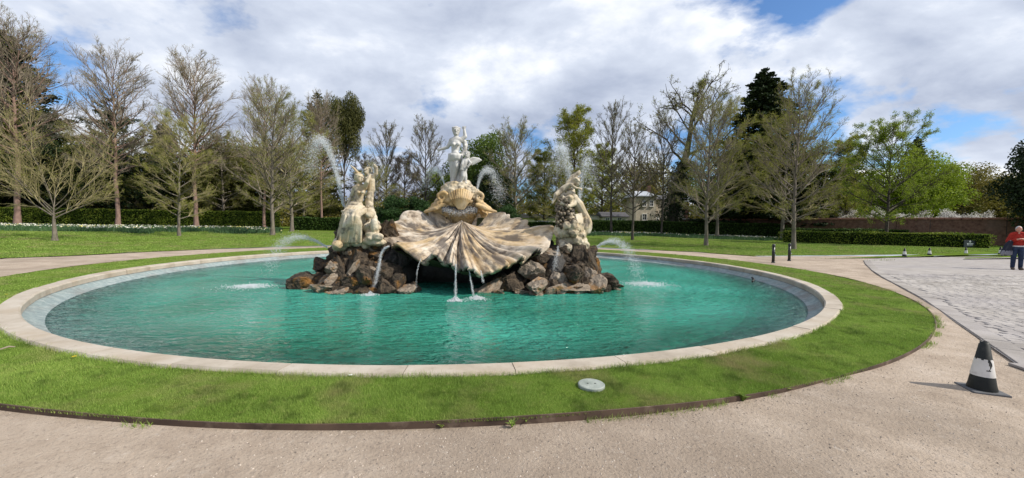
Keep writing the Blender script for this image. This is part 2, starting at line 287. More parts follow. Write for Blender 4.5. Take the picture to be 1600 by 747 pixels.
def water_mat():
    m = bpy.data.materials.new('pool_water'); m.use_nodes = True; t = m.node_tree; t.nodes.clear(); L = t.links.new; n = t.nodes.new
    out = n('ShaderNodeOutputMaterial'); tc = n('ShaderNodeNewGeometry')
    tr = n('ShaderNodeBsdfTransparent'); tr.inputs[0].default_value = (.80, .97, .93, 1)
    df = n('ShaderNodeBsdfDiffuse'); gl = n('ShaderNodeBsdfGlossy'); gl.inputs['Roughness'].default_value = .03
    # milky teal body with patches of greener and bluer water
    nz = n('ShaderNodeTexNoise'); nz.inputs['Scale'].default_value = .28; nz.inputs['Detail'].default_value = 3; L(tc.outputs['Position'], nz.inputs['Vector'])
    rp = n('ShaderNodeValToRGB'); rp.color_ramp.elements[0].position = .35; rp.color_ramp.elements[0].color = (.028, .235, .145, 1); rp.color_ramp.elements[1].position = .65; rp.color_ramp.elements[1].color = (.075, .46, .345, 1)
    L(nz.outputs[0], rp.inputs[0]); L(rp.outputs[0], df.inputs[0])
    mp = n('ShaderNodeMapping'); mp.inputs['Rotation'].default_value = (0, 0, R(14)); mp.inputs['Scale'].default_value = (.75, 1.5, 1); L(tc.outputs['Position'], mp.inputs[0])
    def nn(sc, det, di=0.6):
        q = n('ShaderNodeTexNoise'); q.inputs['Scale'].default_value = sc; q.inputs['Detail'].default_value = det; q.inputs['Distortion'].default_value = di; q.inputs['Roughness'].default_value = .5; L(mp.outputs[0], q.inputs['Vector']); return q.outputs[0]
    a = nn(2.3, 4); b2 = nn(7.0, 3)
    md = n('ShaderNodeMath'); md.operation = 'MULTIPLY_ADD'; L(b2, md.inputs[0]); md.inputs[1].default_value = .55; L(a, md.inputs[2])
    patch = n('ShaderNodeTexNoise'); patch.inputs['Scale'].default_value = .22; patch.inputs['Detail'].default_value = 2; L(tc.outputs['Position'], patch.inputs['Vector'])
    mr = n('ShaderNodeMapRange'); L(patch.outputs[0], mr.inputs[0]); mr.inputs[1].default_value = .36; mr.inputs[2].default_value = .58; mr.inputs[3].default_value = .10; mr.inputs[4].default_value = .30
    bp = n('ShaderNodeBump'); bp.inputs['Strength'].default_value = 1; L(md.outputs[0], bp.inputs['Height']); L(mr.outputs[0], bp.inputs['Distance'])
    L(bp.outputs[0], gl.inputs['Normal']); L(bp.outputs[0], df.inputs['Normal'])
    fr = n('ShaderNodeFresnel'); fr.inputs[0].default_value = 1.33; L(bp.outputs[0], fr.inputs['Normal'])
    vs = n('ShaderNodeVectorMath'); vs.operation = 'SUBTRACT'; L(tc.outputs['Position'], vs.inputs[0]); vs.inputs[1].default_value = (-1.60, 14.22, -.24); vl = n('ShaderNodeVectorMath'); vl.operation = 'LENGTH'; L(vs.outputs[0], vl.inputs[0])
    dm = n('ShaderNodeMapRange'); dm.interpolation_type = 'SMOOTHSTEP'; L(vl.outputs['Value'], dm.inputs[0]); dm.inputs[1].default_value = 8.2; dm.inputs[2].default_value = 10.0; dm.inputs[3].default_value = .70; dm.inputs[4].default_value = .06   # murk grows with the depth of the dished basin
    m1 = n('ShaderNodeMixShader'); L(dm.outputs[0], m1.inputs[0]); L(tr.outputs[0], m1.inputs[1]); L(df.outputs[0], m1.inputs[2])
    m2 = n('ShaderNodeMixShader'); L(fr.outputs[0], m2.inputs[0]); L(m1.outputs[0], m2.inputs[1]); L(gl.outputs[0], m2.inputs[2]); L(m2.outputs[0], out.inputs[0])
    va = n('ShaderNodeVolumeAbsorption'); va.inputs[0].default_value = (.20, .86, .70, 1); va.inputs[1].default_value = .8; L(va.outputs[0], out.inputs['Volume'])
    return m
M['water'] = water_mat()
# ------------------------------------------------------------------ ground and pool
PC = np.array([-1.60, 14.22]); PR = 10.535          # outer edge of the coping
GC = np.array([-1.75, 15.58]); GR = 12.77           # outer edge of the grass ring
def sstep(a, b, x): t = np.clip((x-a)/(b-a), 0, 1); return t*t*(3-2*t)
def gz(x, y):
    x = np.asarray(x, float); y = np.asarray(y, float)
    r = np.hypot(x, y); side = 1-.55*sstep(.25, .7, x/np.maximum(y, 1e-3)); side = np.where(y > 1, side, 0)
    return .58*sstep(27, 47, r)*side
outer_pts = [(-200, -60), (-60, -8), (-30, 9.5), (-19.7, 14.6), (-18.9, 15.7), (-18.0, 18.4), (-16.3, 21.9), (-12.8, 25.7), (-8, 29.2), (-2, 30.6), (3, 29.7), (6.1, 28.1), (9.5, 26.5), (12.0, 24.6), (13.6, 21.6), (15.2, 19.9), (17.6, 19.4), (18.8, 20.2), (20.0, 21.0), (21.4, 21.7), (22.9, 22.4), (24.4, 23.1), (25.9, 23.8), (29.5, 25.0), (33, 25.8), (38, 26.6), (45, 27.5), (60, 28), (80, 25), (120, 15), (200, -20)]
def polar(p): d = np.asarray(p)-PC; return math.atan2(d[1], d[0]), np.hypot(*d)
tab = sorted(polar(p) for p in outer_pts)
def r_outer(a):
    A = np.array([t[0] for t in tab]); B = np.array([t[1] for t in tab])
    return np.interp(a, A, B, left=200, right=200)
def polar_sheet(name, mat, r_in, r_out, zf, na=360, nr=24, geo=False):
    a = np.linspace(-np.pi, np.pi, na+1)
    ri, ro = r_in(a), r_out(a); f = np.linspace(0, 1, nr+1)
    rr = ri[None]*(ro/ri)[None]**f[:, None] if geo else ri[None]+(ro-ri)[None]*f[:, None]
    X = PC[0]+rr*np.cos(a)[None]; Y = PC[1]+rr*np.sin(a)[None]; Z = zf(X, Y)
    V = np.stack([X, Y, Z], -1).reshape(-1, 3); k = na+1
    i = np.arange(nr)[:, None]*k; j = np.arange(na)[None]
    F = np.stack([i+j, i+k+j, i+k+j+1, i+j+1], -1).reshape(-1, 4)
    return tag(obj(name, new_mesh(name, V, F, mat, True)), kind='structure')
def r_grass(a):   # distance from PC to the grass circle
    d = GC-PC; c = d[0]*np.cos(a)+d[1]*np.sin(a); return c+np.sqrt(np.maximum(GR**2-(d@d-c*c), 0))
def gravel_z(x, y):
    d = np.hypot(x-GC[0], y-GC[1])-GR
    return -.042+.010*np.sin(x*.9+1)*np.cos(y*.8)+(.030*sstep(.3, 3.5, x)+.012*sstep(-2, -5, x))*np.exp(-np.maximum(d, 0)/.35)*(.75+.25*np.sin(x*3.1+y))
polar_sheet('gravel_path', M['gravel'], lambda a: r_grass(a)-.25, lambda a: r_outer(a)+.5, gravel_z, nr=60, geo=True)
polar_sheet('grass_ring', M['lawn'], lambda a: 0*a+PR-.12, lambda a: r_grass(a)-.02, lambda x, y: 0*x+.004*np.sin(x*2.1)*np.sin(y*1.7), nr=10)
polar_sheet('lawn', M['lawn'], lambda a: r_outer(a)+.10*np.sin(a*31), lambda a: 0*a+2500, lambda x, y: gz(x, y)-.012, na=540, nr=60, geo=True)
# metal edging strip around the ring of grass
a = np.linspace(R(-178), R(-2), 260); rad = GR+.008*np.sin(a*23)
lo = np.stack([GC[0]+(rad+.004)*np.cos(a), GC[1]+(rad+.004)*np.sin(a), 0*a-.09], -1); hi = lo.copy(); hi[:, 2] = .012+.006*np.sin(a*17)
lo2 = lo.copy(); lo2[:, :2] = GC+(lo[:, :2]-GC)*(1-.012/GR); hi2 = lo2.copy(); hi2[:, 2] = hi[:, 2]
V = np.stack([lo, hi, hi2, lo2], 1).reshape(-1, 3); i = np.arange(259)[:, None]*4; j = np.arange(4)[None]; j2 = (j+1) % 4
o = obj('lawn_edging', new_mesh('lawn_edging', V, np.stack([i+j, i+4+j, i+4+j2, i+j2], -1).reshape(-1, 4), M['edging'])); tag(o, 'rusty metal edging strip between the grass ring and the gravel', 'edging')
# pool: coping stones and lining
pool = empty('fountain_pool', (PC[0], PC[1], 0)); tag(pool, 'large round fountain pool with pale stone coping', 'pool')
NST = 58
rs = np.random.default_rng(3)
edges = np.cumsum(rs.uniform(.85, 1.15, NST)); edges = edges/edges[-1]*2*np.pi
for q in range(NST):
    a0, a1 = (edges[q-1] if q else 0), edges[q]; gap = .0022/PR*2
    aa = np.linspace(a0+gap, a1-gap, 6); zt = .035+rs.uniform(-.004, .004); ri = PR-.285+rs.uniform(-.008, .008); ro = PR+rs.uniform(-.02, .015)
    prof = [(ri, -.10), (ri, zt-.025), (ri+.025, zt), (ro-.03, zt+.004), (ro, zt-.03), (ro, -.10)]
    V = np.array([(r*math.cos(t), r*math.sin(t), z) for t in aa for r, z in prof]); k = 6
    F = [(i*k+j, i*k+(j+1) % k, (i+1)*k+(j+1) % k, (i+1)*k+j) for i in range(5) for j in range(k)]
    me = new_mesh('coping_stone', V, [np.array(F), np.array([(0, 5, 4, 3, 2, 1), tuple(5*k+j for j in range(6))])], M['coping'])
    obj('coping_stone', me, pool)
prof = [(PR-.05, -.11), (PR-.28, -.11), (PR-.33, -.13), (PR-.42, -.19), (PR-.58, -.26), (PR-1.1, -.40), (PR-1.7, -.58), (PR-3, -.72), (5, -.80), (.02, -.82)]
k = 180; V = np.array([(r*math.cos(2*np.pi*j/k), r*math.sin(2*np.pi*j/k), z) for r, z in prof for j in range(k)])
F = [(i*k+j, (i+1)*k+j, (i+1)*k+(j+1) % k, i*k+(j+1) % k) for i in range(len(prof)-1) for j in range(k)]
obj('lining', new_mesh('lining', V[:k*7], np.array(F)[:k*6, ::-1], M['lining'], True), pool)
M['pool_floor'] = material('pool_floor', [(.3, (.20, .38, .36)), (.7, (.38, .56, .52))], scale=.6, coords='World', rough=.8, second=[(.9, .5, (.14, .24, .20), .5, .66)])
obj('basin_floor', new_mesh('basin_floor', V[k*6:], np.array(F)[k*6:, ::-1]-k*6, M['pool_floor'], True), pool)
WZ = -.24
rr = np.concatenate([[.01], np.linspace(.3, PR-.37, 40)]); V = [(PC[0]+r*math.cos(2*np.pi*j/k), PC[1]+r*math.sin(2*np.pi*j/k), WZ) for r in rr for j in range(k)]
n0 = len(V); V += [(PC[0]+(PR-.37)*math.cos(2*np.pi*j/k), PC[1]+(PR-.37)*math.sin(2*np.pi*j/k), -1.2) for j in range(k)]; V.append((PC[0], PC[1], -1.2)); V.append((PC[0], PC[1], WZ))
m_ = len(rr); F = [(i*k+j, (i+1)*k+j, (i+1)*k+(j+1) % k, i*k+(j+1) % k) for i in range(m_) for j in range(k)]
F3 = [(len(V)-2, n0+(j+1) % k, n0+j) for j in range(k)]+[(len(V)-1, j, (j+1) % k) for j in range(k)]
tag(obj('water', new_mesh('water', V, [np.array(F), np.array(F3)], M['water'], True)), kind='structure')
# ------------------------------------------------------------------ paved drive
kerb = np.array([gnd(*p, -.05)[:2] for p in ((1349, 408), (1352, 414), (1362, 424), (1380, 436), (1410, 452), (1442, 470), (1480, 497), (1530, 532), (1570, 560), (1600, 582))])
kerb = np.vstack([kerb, [kerb[-1]+np.array([-.6, -2.2]), kerb[-1]+np.array([-1.0, -6.0]), kerb[-1]+np.array([-1.0, -14])]])
far_edge = np.array([gnd(*p, -.05)[:2] for p in ((1352, 406.5), (1375, 404.5), (1400, 403), (1450, 401.5))]); 
poly = np.vstack([far_edge[::-1], kerb, [(60, -12), (60, 28.6), (45, 28.0), (33, 26.2), (29.5, 25.4)]])
bm = bmesh.new(); vs = [bm.verts.new((p[0], p[1], -.020)) for p in poly]; f = bm.faces.new(vs); bmesh.ops.triangulate(bm, faces=[f]); bmesh.ops.recalc_face_normals(bm, faces=bm.faces)
if bm.faces and sum(fc.normal.z for fc in bm.faces) < 0: bmesh.ops.reverse_faces(bm, faces=bm.faces)
me = bpy.data.meshes.new('paved_drive'); bm.to_mesh(me); bm.free(); me.materials.append(M['paving_far']); drive = tag(obj('paved_drive', me), kind='structure')
def inside(P, poly):
    x, y = P[:, 0], P[:, 1]; r = np.zeros(len(P), bool); n = len(poly)
    for i in range(n):
        a, b = poly[i], poly[(i+1) % n]; c = ((a[1] > y) != (b[1] > y)) & (x < (b[0]-a[0])*(y-a[1])/(b[1]-a[1]+1e-12)+a[0]); r ^= c
    return r
# smooth border stones, then courses of setts
def dist_poly(P, pl):
    d = np.full(len(P), 1e9)
    for a, b in zip(pl[:-1], pl[1:]):
        ab = b-a; t = np.clip(((P-a)@ab)/(ab@ab), 0, 1); d = np.minimum(d, np.linalg.norm(P-(a+t[:, None]*ab), axis=1))
    return d
th = R(-9); ex = np.array([math.cos(th), math.sin(th)]); ey = np.array([-math.sin(th), math.cos(th)])
setts = []; v = -4.0; row = 0
rs = np.random.default_rng(11)
while v < 22:
    h = rs.uniform(.12, .16); u = 2.0+rs.uniform(0, .2)
    while u < 30:
        l = rs.uniform(.16, .27); setts.append((u+l/2, v+h/2, l-.014, h-.014)); u += l
    v += h
S = np.array(setts); P = S[:, :1]*ex+S[:, 1:2]*ey
ok = inside(P, poly) & (dist_poly(P, kerb) > .30) & (dist_poly(P, far_edge) > .4) & (P[:, 1] > 1.5) & (P[:, 1] < 13.5) & (P[:, 0]/np.maximum(P[:, 1], .1) < 1.45)
S, P = S[ok], P[ok]
dd = np.hypot(P[:, 0], P[:, 1]); order = np.argsort(dd+np.where(P[:, 0]/P[:, 1] > 1.335, 50, 0)); S, P = S[order], P[order]
sett_mesh = []
for q in range(8):
    s_ = Soup(); sx, sy, b = .5, .5, .07; z1, z2 = .028, .036
    V = [(-sx, -sy, 0), (sx, -sy, 0), (sx, sy, 0), (-sx, sy, 0), (-sx, -sy, z1), (sx, -sy, z1), (sx, sy, z1), (-sx, sy, z1)]+[(x*(1-2*b), y*(1-2*b), z2+rs.uniform(-.003, .003)) for x, y in ((-sx, -sy), (sx, -sy), (sx, sy), (-sx, sy))]
    V = np.array(V)+np.concatenate([np.zeros((4, 3)), rs.uniform(-.02, .02, (8, 3))*[1, 1, .1]])
    F = np.array([(0, 1, 5, 4), (1, 2, 6, 5), (2, 3, 7, 6), (3, 0, 4, 7), (4, 5, 9, 8), (5, 6, 10, 9), (6, 7, 11, 10), (7, 4, 8, 11), (8, 9, 10, 11)])
    sett_mesh.append((V, F, new_mesh('sett', V, F, M['sett'])))
NS = 300
for q in range(min(NS, len(S))):
    o = obj('sett', sett_mesh[q % 8][2], drive, (P[q, 0], P[q, 1], -.040+rs.uniform(-.002, .002))); o.rotation_euler.z = th+rs.uniform(-.03, .03); o.scale = (S[q, 2], S[q, 3], 1)
bV, bF = [], []
for q in range(NS, len(S)):
    V, F, _ = sett_mesh[q % 8]; X = V*np.array([S[q, 2], S[q, 3], 1])
    bV.append(np.stack([P[q, 0]+X[:, 0]*ex[0]+X[:, 1]*ey[0], P[q, 1]+X[:, 0]*ex[1]+X[:, 1]*ey[1], X[:, 2]-.040+rs.uniform(-.002, .002)], -1)); bF.append(F+12*(q-NS))
tag(obj('setts', new_mesh('setts', np.concatenate(bV), np.concatenate(bF), M['sett']), drive), kind='stuff')
# border stones along the kerb line
seg = np.diff(kerb, axis=0); cl = np.concatenate([[0], np.cumsum(np.linalg.norm(seg, axis=1))]); s0 = 0.0
while s0 < cl[-1]-8:
    l = rs.uniform(.5, .8); c = np.array([np.interp(s0+l/2, cl, kerb[:, i]) for i in (0, 1)]); c2 = np.array([np.interp(s0+l/2+.05, cl, kerb[:, i]) for i in (0, 1)]); t = (c2-c)/np.linalg.norm(c2-c); nrm = np.array([-t[1], t[0]])
    for off, wd in ((.14, .25),):
        pp = c+nrm*off
        Soup().box((0, 0, 0), (l-.015, wd, .03)).build('border_stone', M['sett'], drive, bevel=.006).matrix_local = Matrix.Translation((pp[0], pp[1], -.020+rs.uniform(-.002, .002))) @ Matrix.Rotation(math.atan2(t[1], t[0]), 4, 'Z')
    s0 += l
# ------------------------------------------------------------------ fountain: rockery
def rock_mesh(seed, mat):
    r_ = np.random.default_rng(seed); bm = bmesh.new(); bmesh.ops.create_icosphere(bm, subdivisions=4, radius=1)
    P = np.array([v.co[:] for v in bm.verts])
    for q in range(16):      # shear off facets
        n = r_.normal(size=3); n /= np.linalg.norm(n); d = r_.uniform(.42, .8); s_ = P@n; P = P-np.maximum(s_-d, 0)[:, None]*n*.97
    for q, amp in ((3, .07), (7, .05), (14, .032), (26, .02)):
        f = np.zeros(len(P))
        for k_ in range(4): f += np.abs(np.sin(P@(unit0(r_.normal(size=3))*q)+r_.uniform(0, 6)))
        P = P*(1+amp*(f-2.4))[:, None]
    P += r_.normal(size=P.shape)*.012
    for v, p in zip(bm.verts, P): v.co = p
    me = bpy.data.meshes.new('rock'); bm.to_mesh(me); bm.free(); me.materials.append(mat); return me
def unit0(v): return v/np.linalg.norm(v)
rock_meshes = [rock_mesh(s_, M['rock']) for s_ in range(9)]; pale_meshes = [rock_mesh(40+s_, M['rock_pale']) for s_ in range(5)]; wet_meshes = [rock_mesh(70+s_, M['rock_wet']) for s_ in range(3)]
rockery = empty('rockery', (-1.4, 11, WZ)); tag(rockery, 'rugged dark rockery of tumbled stones rising from the pool under the shell', 'rockery')
rs = np.random.default_rng(21)
def rock(px, py, Y, size, kind=None, sq=(1, 1, 1)):
    p = at(px, py, Y); kind = kind or ('p' if rs.random() < .28 else 'r')
    me = {'r': rock_meshes, 'p': pale_meshes, 'w': wet_meshes}[kind]; me = me[rs.integers(len(me))]
    o = obj('rock', me, rockery); o.location = p-np.array([-1.4, 11, WZ]); o.rotation_euler = rs.uniform(0, 6.28, 3)*np.array([.12, .12, 1]); o.scale = np.array(sq)*size*rs.uniform(.88, 1.12, 3)
def pile(x0, x1, ytop, ybot, cols, rows, Yt, Yb, size, skip=lambda x, y: False):
    for r_ in range(rows):
        v = r_/(rows-1)
        for c in range(cols+1):
            u = (c+(.5 if r_ % 2 else 0))/cols
            px = x0(v)+(x1(v)-x0(v))*u+rs.uniform(-4, 4); py = ytop+(ybot-ytop)*v+rs.uniform(-4, 4)
            if skip(px, py): continue
            side = abs(u-.5)*2; Y = Yt+(Yb-Yt)*v+side**2*.5
            rock(px, py, Y+rs.uniform(-.12, .12), size*rs.uniform(.8, 1.25), sq=(1.1, 1, .95))
# left pier, right pier
pile(lambda v: 522-46*v, lambda v: 606+25*v, 394, 459, 8, 6, 10.75, 9.75, .31)
pile(lambda v: 818-25*v, lambda v: 915+35*v, 398, 458, 9, 6, 11.1, 10.15, .31)
# individual larger stones seen in the photograph
for a in ((478, 441, 10.3, .36, 'r', (1.1, 1, .9)), (560, 402, 10.5, .42, 'r', (1.5, 1, .7)), (572, 435, 9.95, .44, 'r', (.8, .8, 1.15)), (535, 430, 10.1, .34, 'r', (.7, .7, 1.5)), (546, 428, 9.95, .2, 'p', (.6, .6, 2.0)), (520, 422, 10.2, .22, 'p', (1, 1, 1)), (505, 455, 9.8, .32, 'p', (1.4, 1, .6)), (530, 459, 9.6, .3, 'p', (1.3, 1, .5)), (605, 451, 9.75, .34, 'r', (1.1, 1, .8)), (635, 457, 9.75, .25, 'p', (1.3, 1, .6)), (548, 384, 10.8, .4, 'r', (1.6, 1, .5)), (590, 388, 10.8, .36, 'r', (1.4, 1, .55)), (612, 372, 11.2, .4, 'r', (.8, 1, 1.2)), (620, 395, 11.0, .4, 'w', (.9, 1, 1.0)),
          (905, 405, 10.9, .34, 'r', (.8, .8, 1.6)), (922, 415, 10.8, .28, 'r', (.7, .8, 1.8)), (945, 440, 10.9, .36, 'r', (1.3, 1, .8)), (895, 428, 10.4, .36, 'r', (1.2, 1, .9)), (930, 450, 10.3, .36, 'p', (1.3, 1, .7)), (895, 447, 10.2, .32, 'p', (1.9, 1, .4)), (872, 458, 10.0, .3, 'p', (1.3, 1, .6)), (838, 448, 10.1, .34, 'p', (1.4, 1, .7)), (840, 460, 9.9, .3, 'p', (1.4, 1, .55)), (765, 452, 10.2, .3, 'p', (1.4, 1, .8)), (800, 446, 10.3, .34, 'r', (1.1, 1, 1)), (868, 412, 10.7, .34, 'w', (.8, .8, 1.5)), (846, 405, 10.7, .26, 'r', (1.1, 1, 1)), (826, 425, 10.4, .28, 'p', (1.2, 1, .9)), (880, 398, 11.1, .3, 'r', (1.3, 1, .7)), (920, 397, 11.2, .3, 'r', (1.2, 1, .8)), (850, 385, 11.5, .35, 'w', (.8, 1, 1.2)), (958, 447, 11.2, .25, 'r', (1.2, 1, .8)), (470, 455, 10.1, .2, 'r', (1.2, 1, .7)), (752, 461, 10.0, .2, 'p', (1.3, 1, .7)), (778, 459, 9.95, .2, 'p', (1.2, 1, .8)), (785, 440, 10.5, .3, 'r', (1, 1, 1)), (812, 458, 9.9, .2, 'p', (1.3, 1, .7)), (622, 446, 10.0, .26, 'r', (1, 1, 1.1)), (648, 452, 10.0, .2, 'r', (1.2, 1, .8)), (600, 425, 10.4, .28, 'r', (1, 1, 1.1)), (612, 408, 10.8, .3, 'w', (1, 1, 1.2))):
    rock(*a[:3], a[3]*1.22, kind=a[4], sq=a[5])
# the back of the cave and the far side of the mound
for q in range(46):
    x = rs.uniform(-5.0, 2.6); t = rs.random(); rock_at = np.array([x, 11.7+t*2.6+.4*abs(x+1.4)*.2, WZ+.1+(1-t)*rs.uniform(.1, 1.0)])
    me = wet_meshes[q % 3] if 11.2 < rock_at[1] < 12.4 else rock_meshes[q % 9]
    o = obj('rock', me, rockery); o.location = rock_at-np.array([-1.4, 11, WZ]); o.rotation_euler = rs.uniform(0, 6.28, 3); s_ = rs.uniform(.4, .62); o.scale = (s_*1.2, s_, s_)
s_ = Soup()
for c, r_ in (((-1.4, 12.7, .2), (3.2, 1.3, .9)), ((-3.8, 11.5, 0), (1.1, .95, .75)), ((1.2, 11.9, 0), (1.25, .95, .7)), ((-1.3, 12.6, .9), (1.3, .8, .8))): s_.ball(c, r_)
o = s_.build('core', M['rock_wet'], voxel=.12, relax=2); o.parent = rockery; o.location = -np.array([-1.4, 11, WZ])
# ------------------------------------------------------------------ scallop shell basin
def shell_material():
    m = material('shell_stone', [(.30, (.05, .042, .036)), (.41, (.19, .145, .105)), (.48, (.43, .345, .255)), (.62, (.63, .56, .46))], scale=1.0, coords='UV', rough=.6, stretch=(46, 5.5, 1), bump=.012, bscale=3.0, detail=9, nrough=.66,
        second=[(.22, .65, (.52, .36, .17), .47, .60), (.5, .85, (.075, .062, .055), .51, .60), (.18, .45, (.58, .52, .44), .52, .64), (2.2, .5, (.10, .085, .07), .54, .64)])
    return m
M['shell'] = shell_material()
OB = at(722, 345, 11.7)
Bc = [(700, 331, 12.05), (670, 329, 12.0), (643, 329, 11.95), (622, 344, 11.65), (607, 356, 11.3), (606, 376, 10.8), (632, 389, 10.4), (654, 399, 10.1), (688, 402, 9.8), (712, 413, 9.5), (736, 420, 9.38), (764, 421, 9.4), (803, 407, 9.85), (828, 394, 10.3), (857, 381, 10.8), (858, 357, 11.4), (828, 350, 11.75), (799, 335, 12.05), (777, 331, 12.1), (748, 333, 12.05)]
Bc = np.array([at(*b) for b in Bc])
NB = len(Bc); NU, NV = 560, 60
cl = np.concatenate([[0], np.cumsum(np.linalg.norm(np.diff(Bc, axis=0), axis=1))]); tt = np.linspace(0, cl[-1], NU)
def catmull(ts):
    out = []
    for x in ts:
        i = min(max(np.searchsorted(cl, x)-1, 0), NB-2); f = (x-cl[i])/(cl[i+1]-cl[i]); p0, p1, p2, p3 = Bc[max(i-1, 0)], Bc[i], Bc[i+1], Bc[min(i+2, NB-1)]
        out.append(.5*((2*p1)+(-p0+p2)*f+(2*p0-5*p1+4*p2-p3)*f*f+(-p0+3*p1-3*p2+p3)*f**3))
    return np.array(out)
B = catmull(tt); u = tt/cl[-1]
NR = 14; ph = u*NR+.42*np.sin(u*11+.6)+.22*np.sin(u*29)
rib = np.abs(np.cos(np.pi*ph)); fine = np.abs(np.cos(np.pi*ph*3+.7))
out_dir = B-OB; out_dir[:, 2] = 0; out_dir /= np.linalg.norm(out_dir, axis=1)[:, None]
wob = .5+.5*np.sin(u*37+1.3)
B = B+out_dir*((rib-.5)*.21+(fine-.5)*.07+.05*(wob-.5))[:, None]; B[:, 2] += (rib-.6)*.05
vv = np.linspace(0.0, 1, NV)**.85
V = np.zeros((NV, NU, 3))
for i, v in enumerate(vv):
    back = (B[:, 2] > OB[2]-.05)
    p = np.where(B[:, 2] > OB[2], 1.9, 1.05)
    V[i, :, :2] = OB[:2]+(B[:, :2]-OB[:2])*(v+.10*np.sin(np.pi*v))[None].T if False else OB[:2]+(B[:, :2]-OB[:2])*v
    swirl = .34*np.sin(np.pi*v)*(1 if True else 0)
    V[i, :, 0] += -out_dir[:, 1]*swirl*.6*np.sin(u*np.pi*2+.5); V[i, :, 1] += out_dir[:, 0]*swirl*.6*np.sin(u*np.pi*2+.5)
    amp = .25*v**1.15*(1-.18*v)
    V[i, :, 2] = OB[2]+(B[:, 2]-OB[2])*v**p-(.04+.26*out_dir[:, 0]**2)*np.sin(np.pi*v)+amp*(rib-.62)*(.75+.5*np.sin(u*17+2))+.065*v*(fine-.5)*(1-rib*.3)+.05*np.sin(u*21+v*5)*np.sin(np.pi*v)-.05*np.clip((v-.9)/.1, 0, 1)**2
    V[i, :, 2] += .022*v*np.sin(u*61+v*3)+.012*np.sin(u*150+v*9)*v
i = np.arange(NV-1)[:, None]*NU; j = np.arange(NU-1)[None]
F = np.stack([i+j, i+NU+j, i+NU+j+1, i+j+1], -1).reshape(-1, 4)
uvs = np.stack(np.meshgrid(u, vv), -1).reshape(-1, 2)
shell = empty('shell_basin', OB-np.array([0, 0, 1.4])); tag(shell, 'giant fluted scallop shell basin of stained stone in the middle of the pool', 'shell basin')
me = new_mesh('bowl', V.reshape(-1, 3)-np.array(shell.location), F, M['shell'], True, uv=uvs); bowl = obj('bowl', me, shell)
sm = bowl.modifiers.new('solid', 'SOLIDIFY'); sm.thickness = .10; sm.offset = -1
# moss-green underside, bulging below the lip
V2 = np.zeros((14, NU//4, 3)); ub = np.arange(0, NU, 4)[:NU//4]
for q in range(14):
    f = q/13; tgt = np.array([-1.35, 11.9, .55]); Pm = B[ub]*(1-f)*.985+f*tgt+.015*OB*(1-f); Pm[:, 2] -= .13+.38*math.sin(np.pi*min(1, f*1.25))*.6*(1-f*.3); Pm[:, 2] += .02*np.sin(ub*.35)*(1-f); V2[q] = Pm
n4 = NU//4; i = np.arange(13)[:, None]*n4; j = np.arange(n4-1)[None]
M['moss'] = material('moss', [(.3, (.012, .016, .008)), (.6, (.05, .06, .02)), (.8, (.13, .13, .06))], scale=4, coords='World', rough=.8, bump=.03, bscale=9)
obj('underside', new_mesh('underside', V2.reshape(-1, 3)-np.array(shell.location), np.stack([i+j, i+j+1, i+n4+j+1, i+n4+j], -1).reshape(-1, 4), M['moss'], True), shell)
# ------------------------------------------------------------------ statues
def S_at(Y0): return lambda px, py, dy=0.0: at(px, py, Y0+dy)
def rot_from(z):
    z = np.asarray(z, float); z = z/np.linalg.norm(z); a_ = np.array([0, 1., 0]) if abs(z[1]) < .9 else np.array([1., 0, 0]); x = np.cross(a_, z); x /= np.linalg.norm(x); return np.stack([x, np.cross(z, x), z], 1)
_tex = bpy.data.textures.new('crag', 'CLOUDS'); _tex.noise_scale = .13; _tex.noise_depth = 4
def crag(o, k):
    m = o.modifiers.new('crag', 'DISPLACE'); m.texture = _tex; m.strength = k; m.mid_level = .5; m.texture_coords = 'GLOBAL'; return o
def head(s, c, r, face, hair=True):
    """an egg of a head with nose, brow, chin; face = unit direction it looks"""
    c = np.asarray(c, float); f = np.asarray(face, float); f = f/np.linalg.norm(f); up = np.array([0, 0, 1.]); up = up-f*(up@f); up /= np.linalg.norm(up); x = np.cross(up, f)
    Mx = np.stack([x, f, up], 1)
    s.ball(c, (r*.78, r*.9, r*1.05), Mx); s.ball(c-up*r*.45+f*r*.2, (r*.55, r*.6, r*.6), Mx)
    s.bone(c+f*r*.85+up*r*.15, c+f*r*1.08-up*r*.18, r*.10, r*.15); s.ball(c+f*r*.78-up*r*.55, (r*.24, r*.14, r*.12), Mx)
    for q in (-1, 1): s.bone(c+f*r*.74+up*r*.28+x*q*r*.12, c+f*r*.66+up*r*.26+x*q*r*.5, r*.12, r*.10)
    if hair:
        s.ball(c+up*r*.32-f*r*.18, (r*.95, r*.98, r*.85), Mx); s.ball(c-f*r*.95+up*r*.25, r*.42)
        for q in np.linspace(-1.2, 1.2, 7): s.ball(c+up*r*.62+x*math.sin(q)*r*.72+f*math.cos(q)*r*.45, r*.24)
def hand(s, wrist, tip, r, spread=.35, nrm=(0, -1, 0)):
    w_ = np.asarray(wrist, float); t_ = np.asarray(tip, float); d = t_-w_; L = np.linalg.norm(d); d /= L; n_ = np.asarray(nrm, float); n_ = n_-d*(n_@d); n_ /= np.linalg.norm(n_); x = np.cross(d, n_)
    s.bone(w_, w_+d*L*.45, r*.85, r)
    for q, ln in zip((-1.0, -.35, .3, .95), (.82, .97, 1.0, .9)):
        a_ = w_+d*L*.48+x*q*r*.8; b_ = w_+d*L*(.48+.28*ln)+x*q*r*(.8+spread)+n_*r*.1; e_ = w_+d*L*ln*1.0+x*q*r*(.8+spread*1.3)+n_*r*.45; s.chain([a_, b_, e_], [r*.36, r*.32, r*.24])
    s.chain([w_+d*L*.15-x*r*.7, w_+d*L*.42-x*r*1.5, w_+d*L*.62-x*r*1.55+n_*r*.2], [r*.4, r*.36, r*.28])
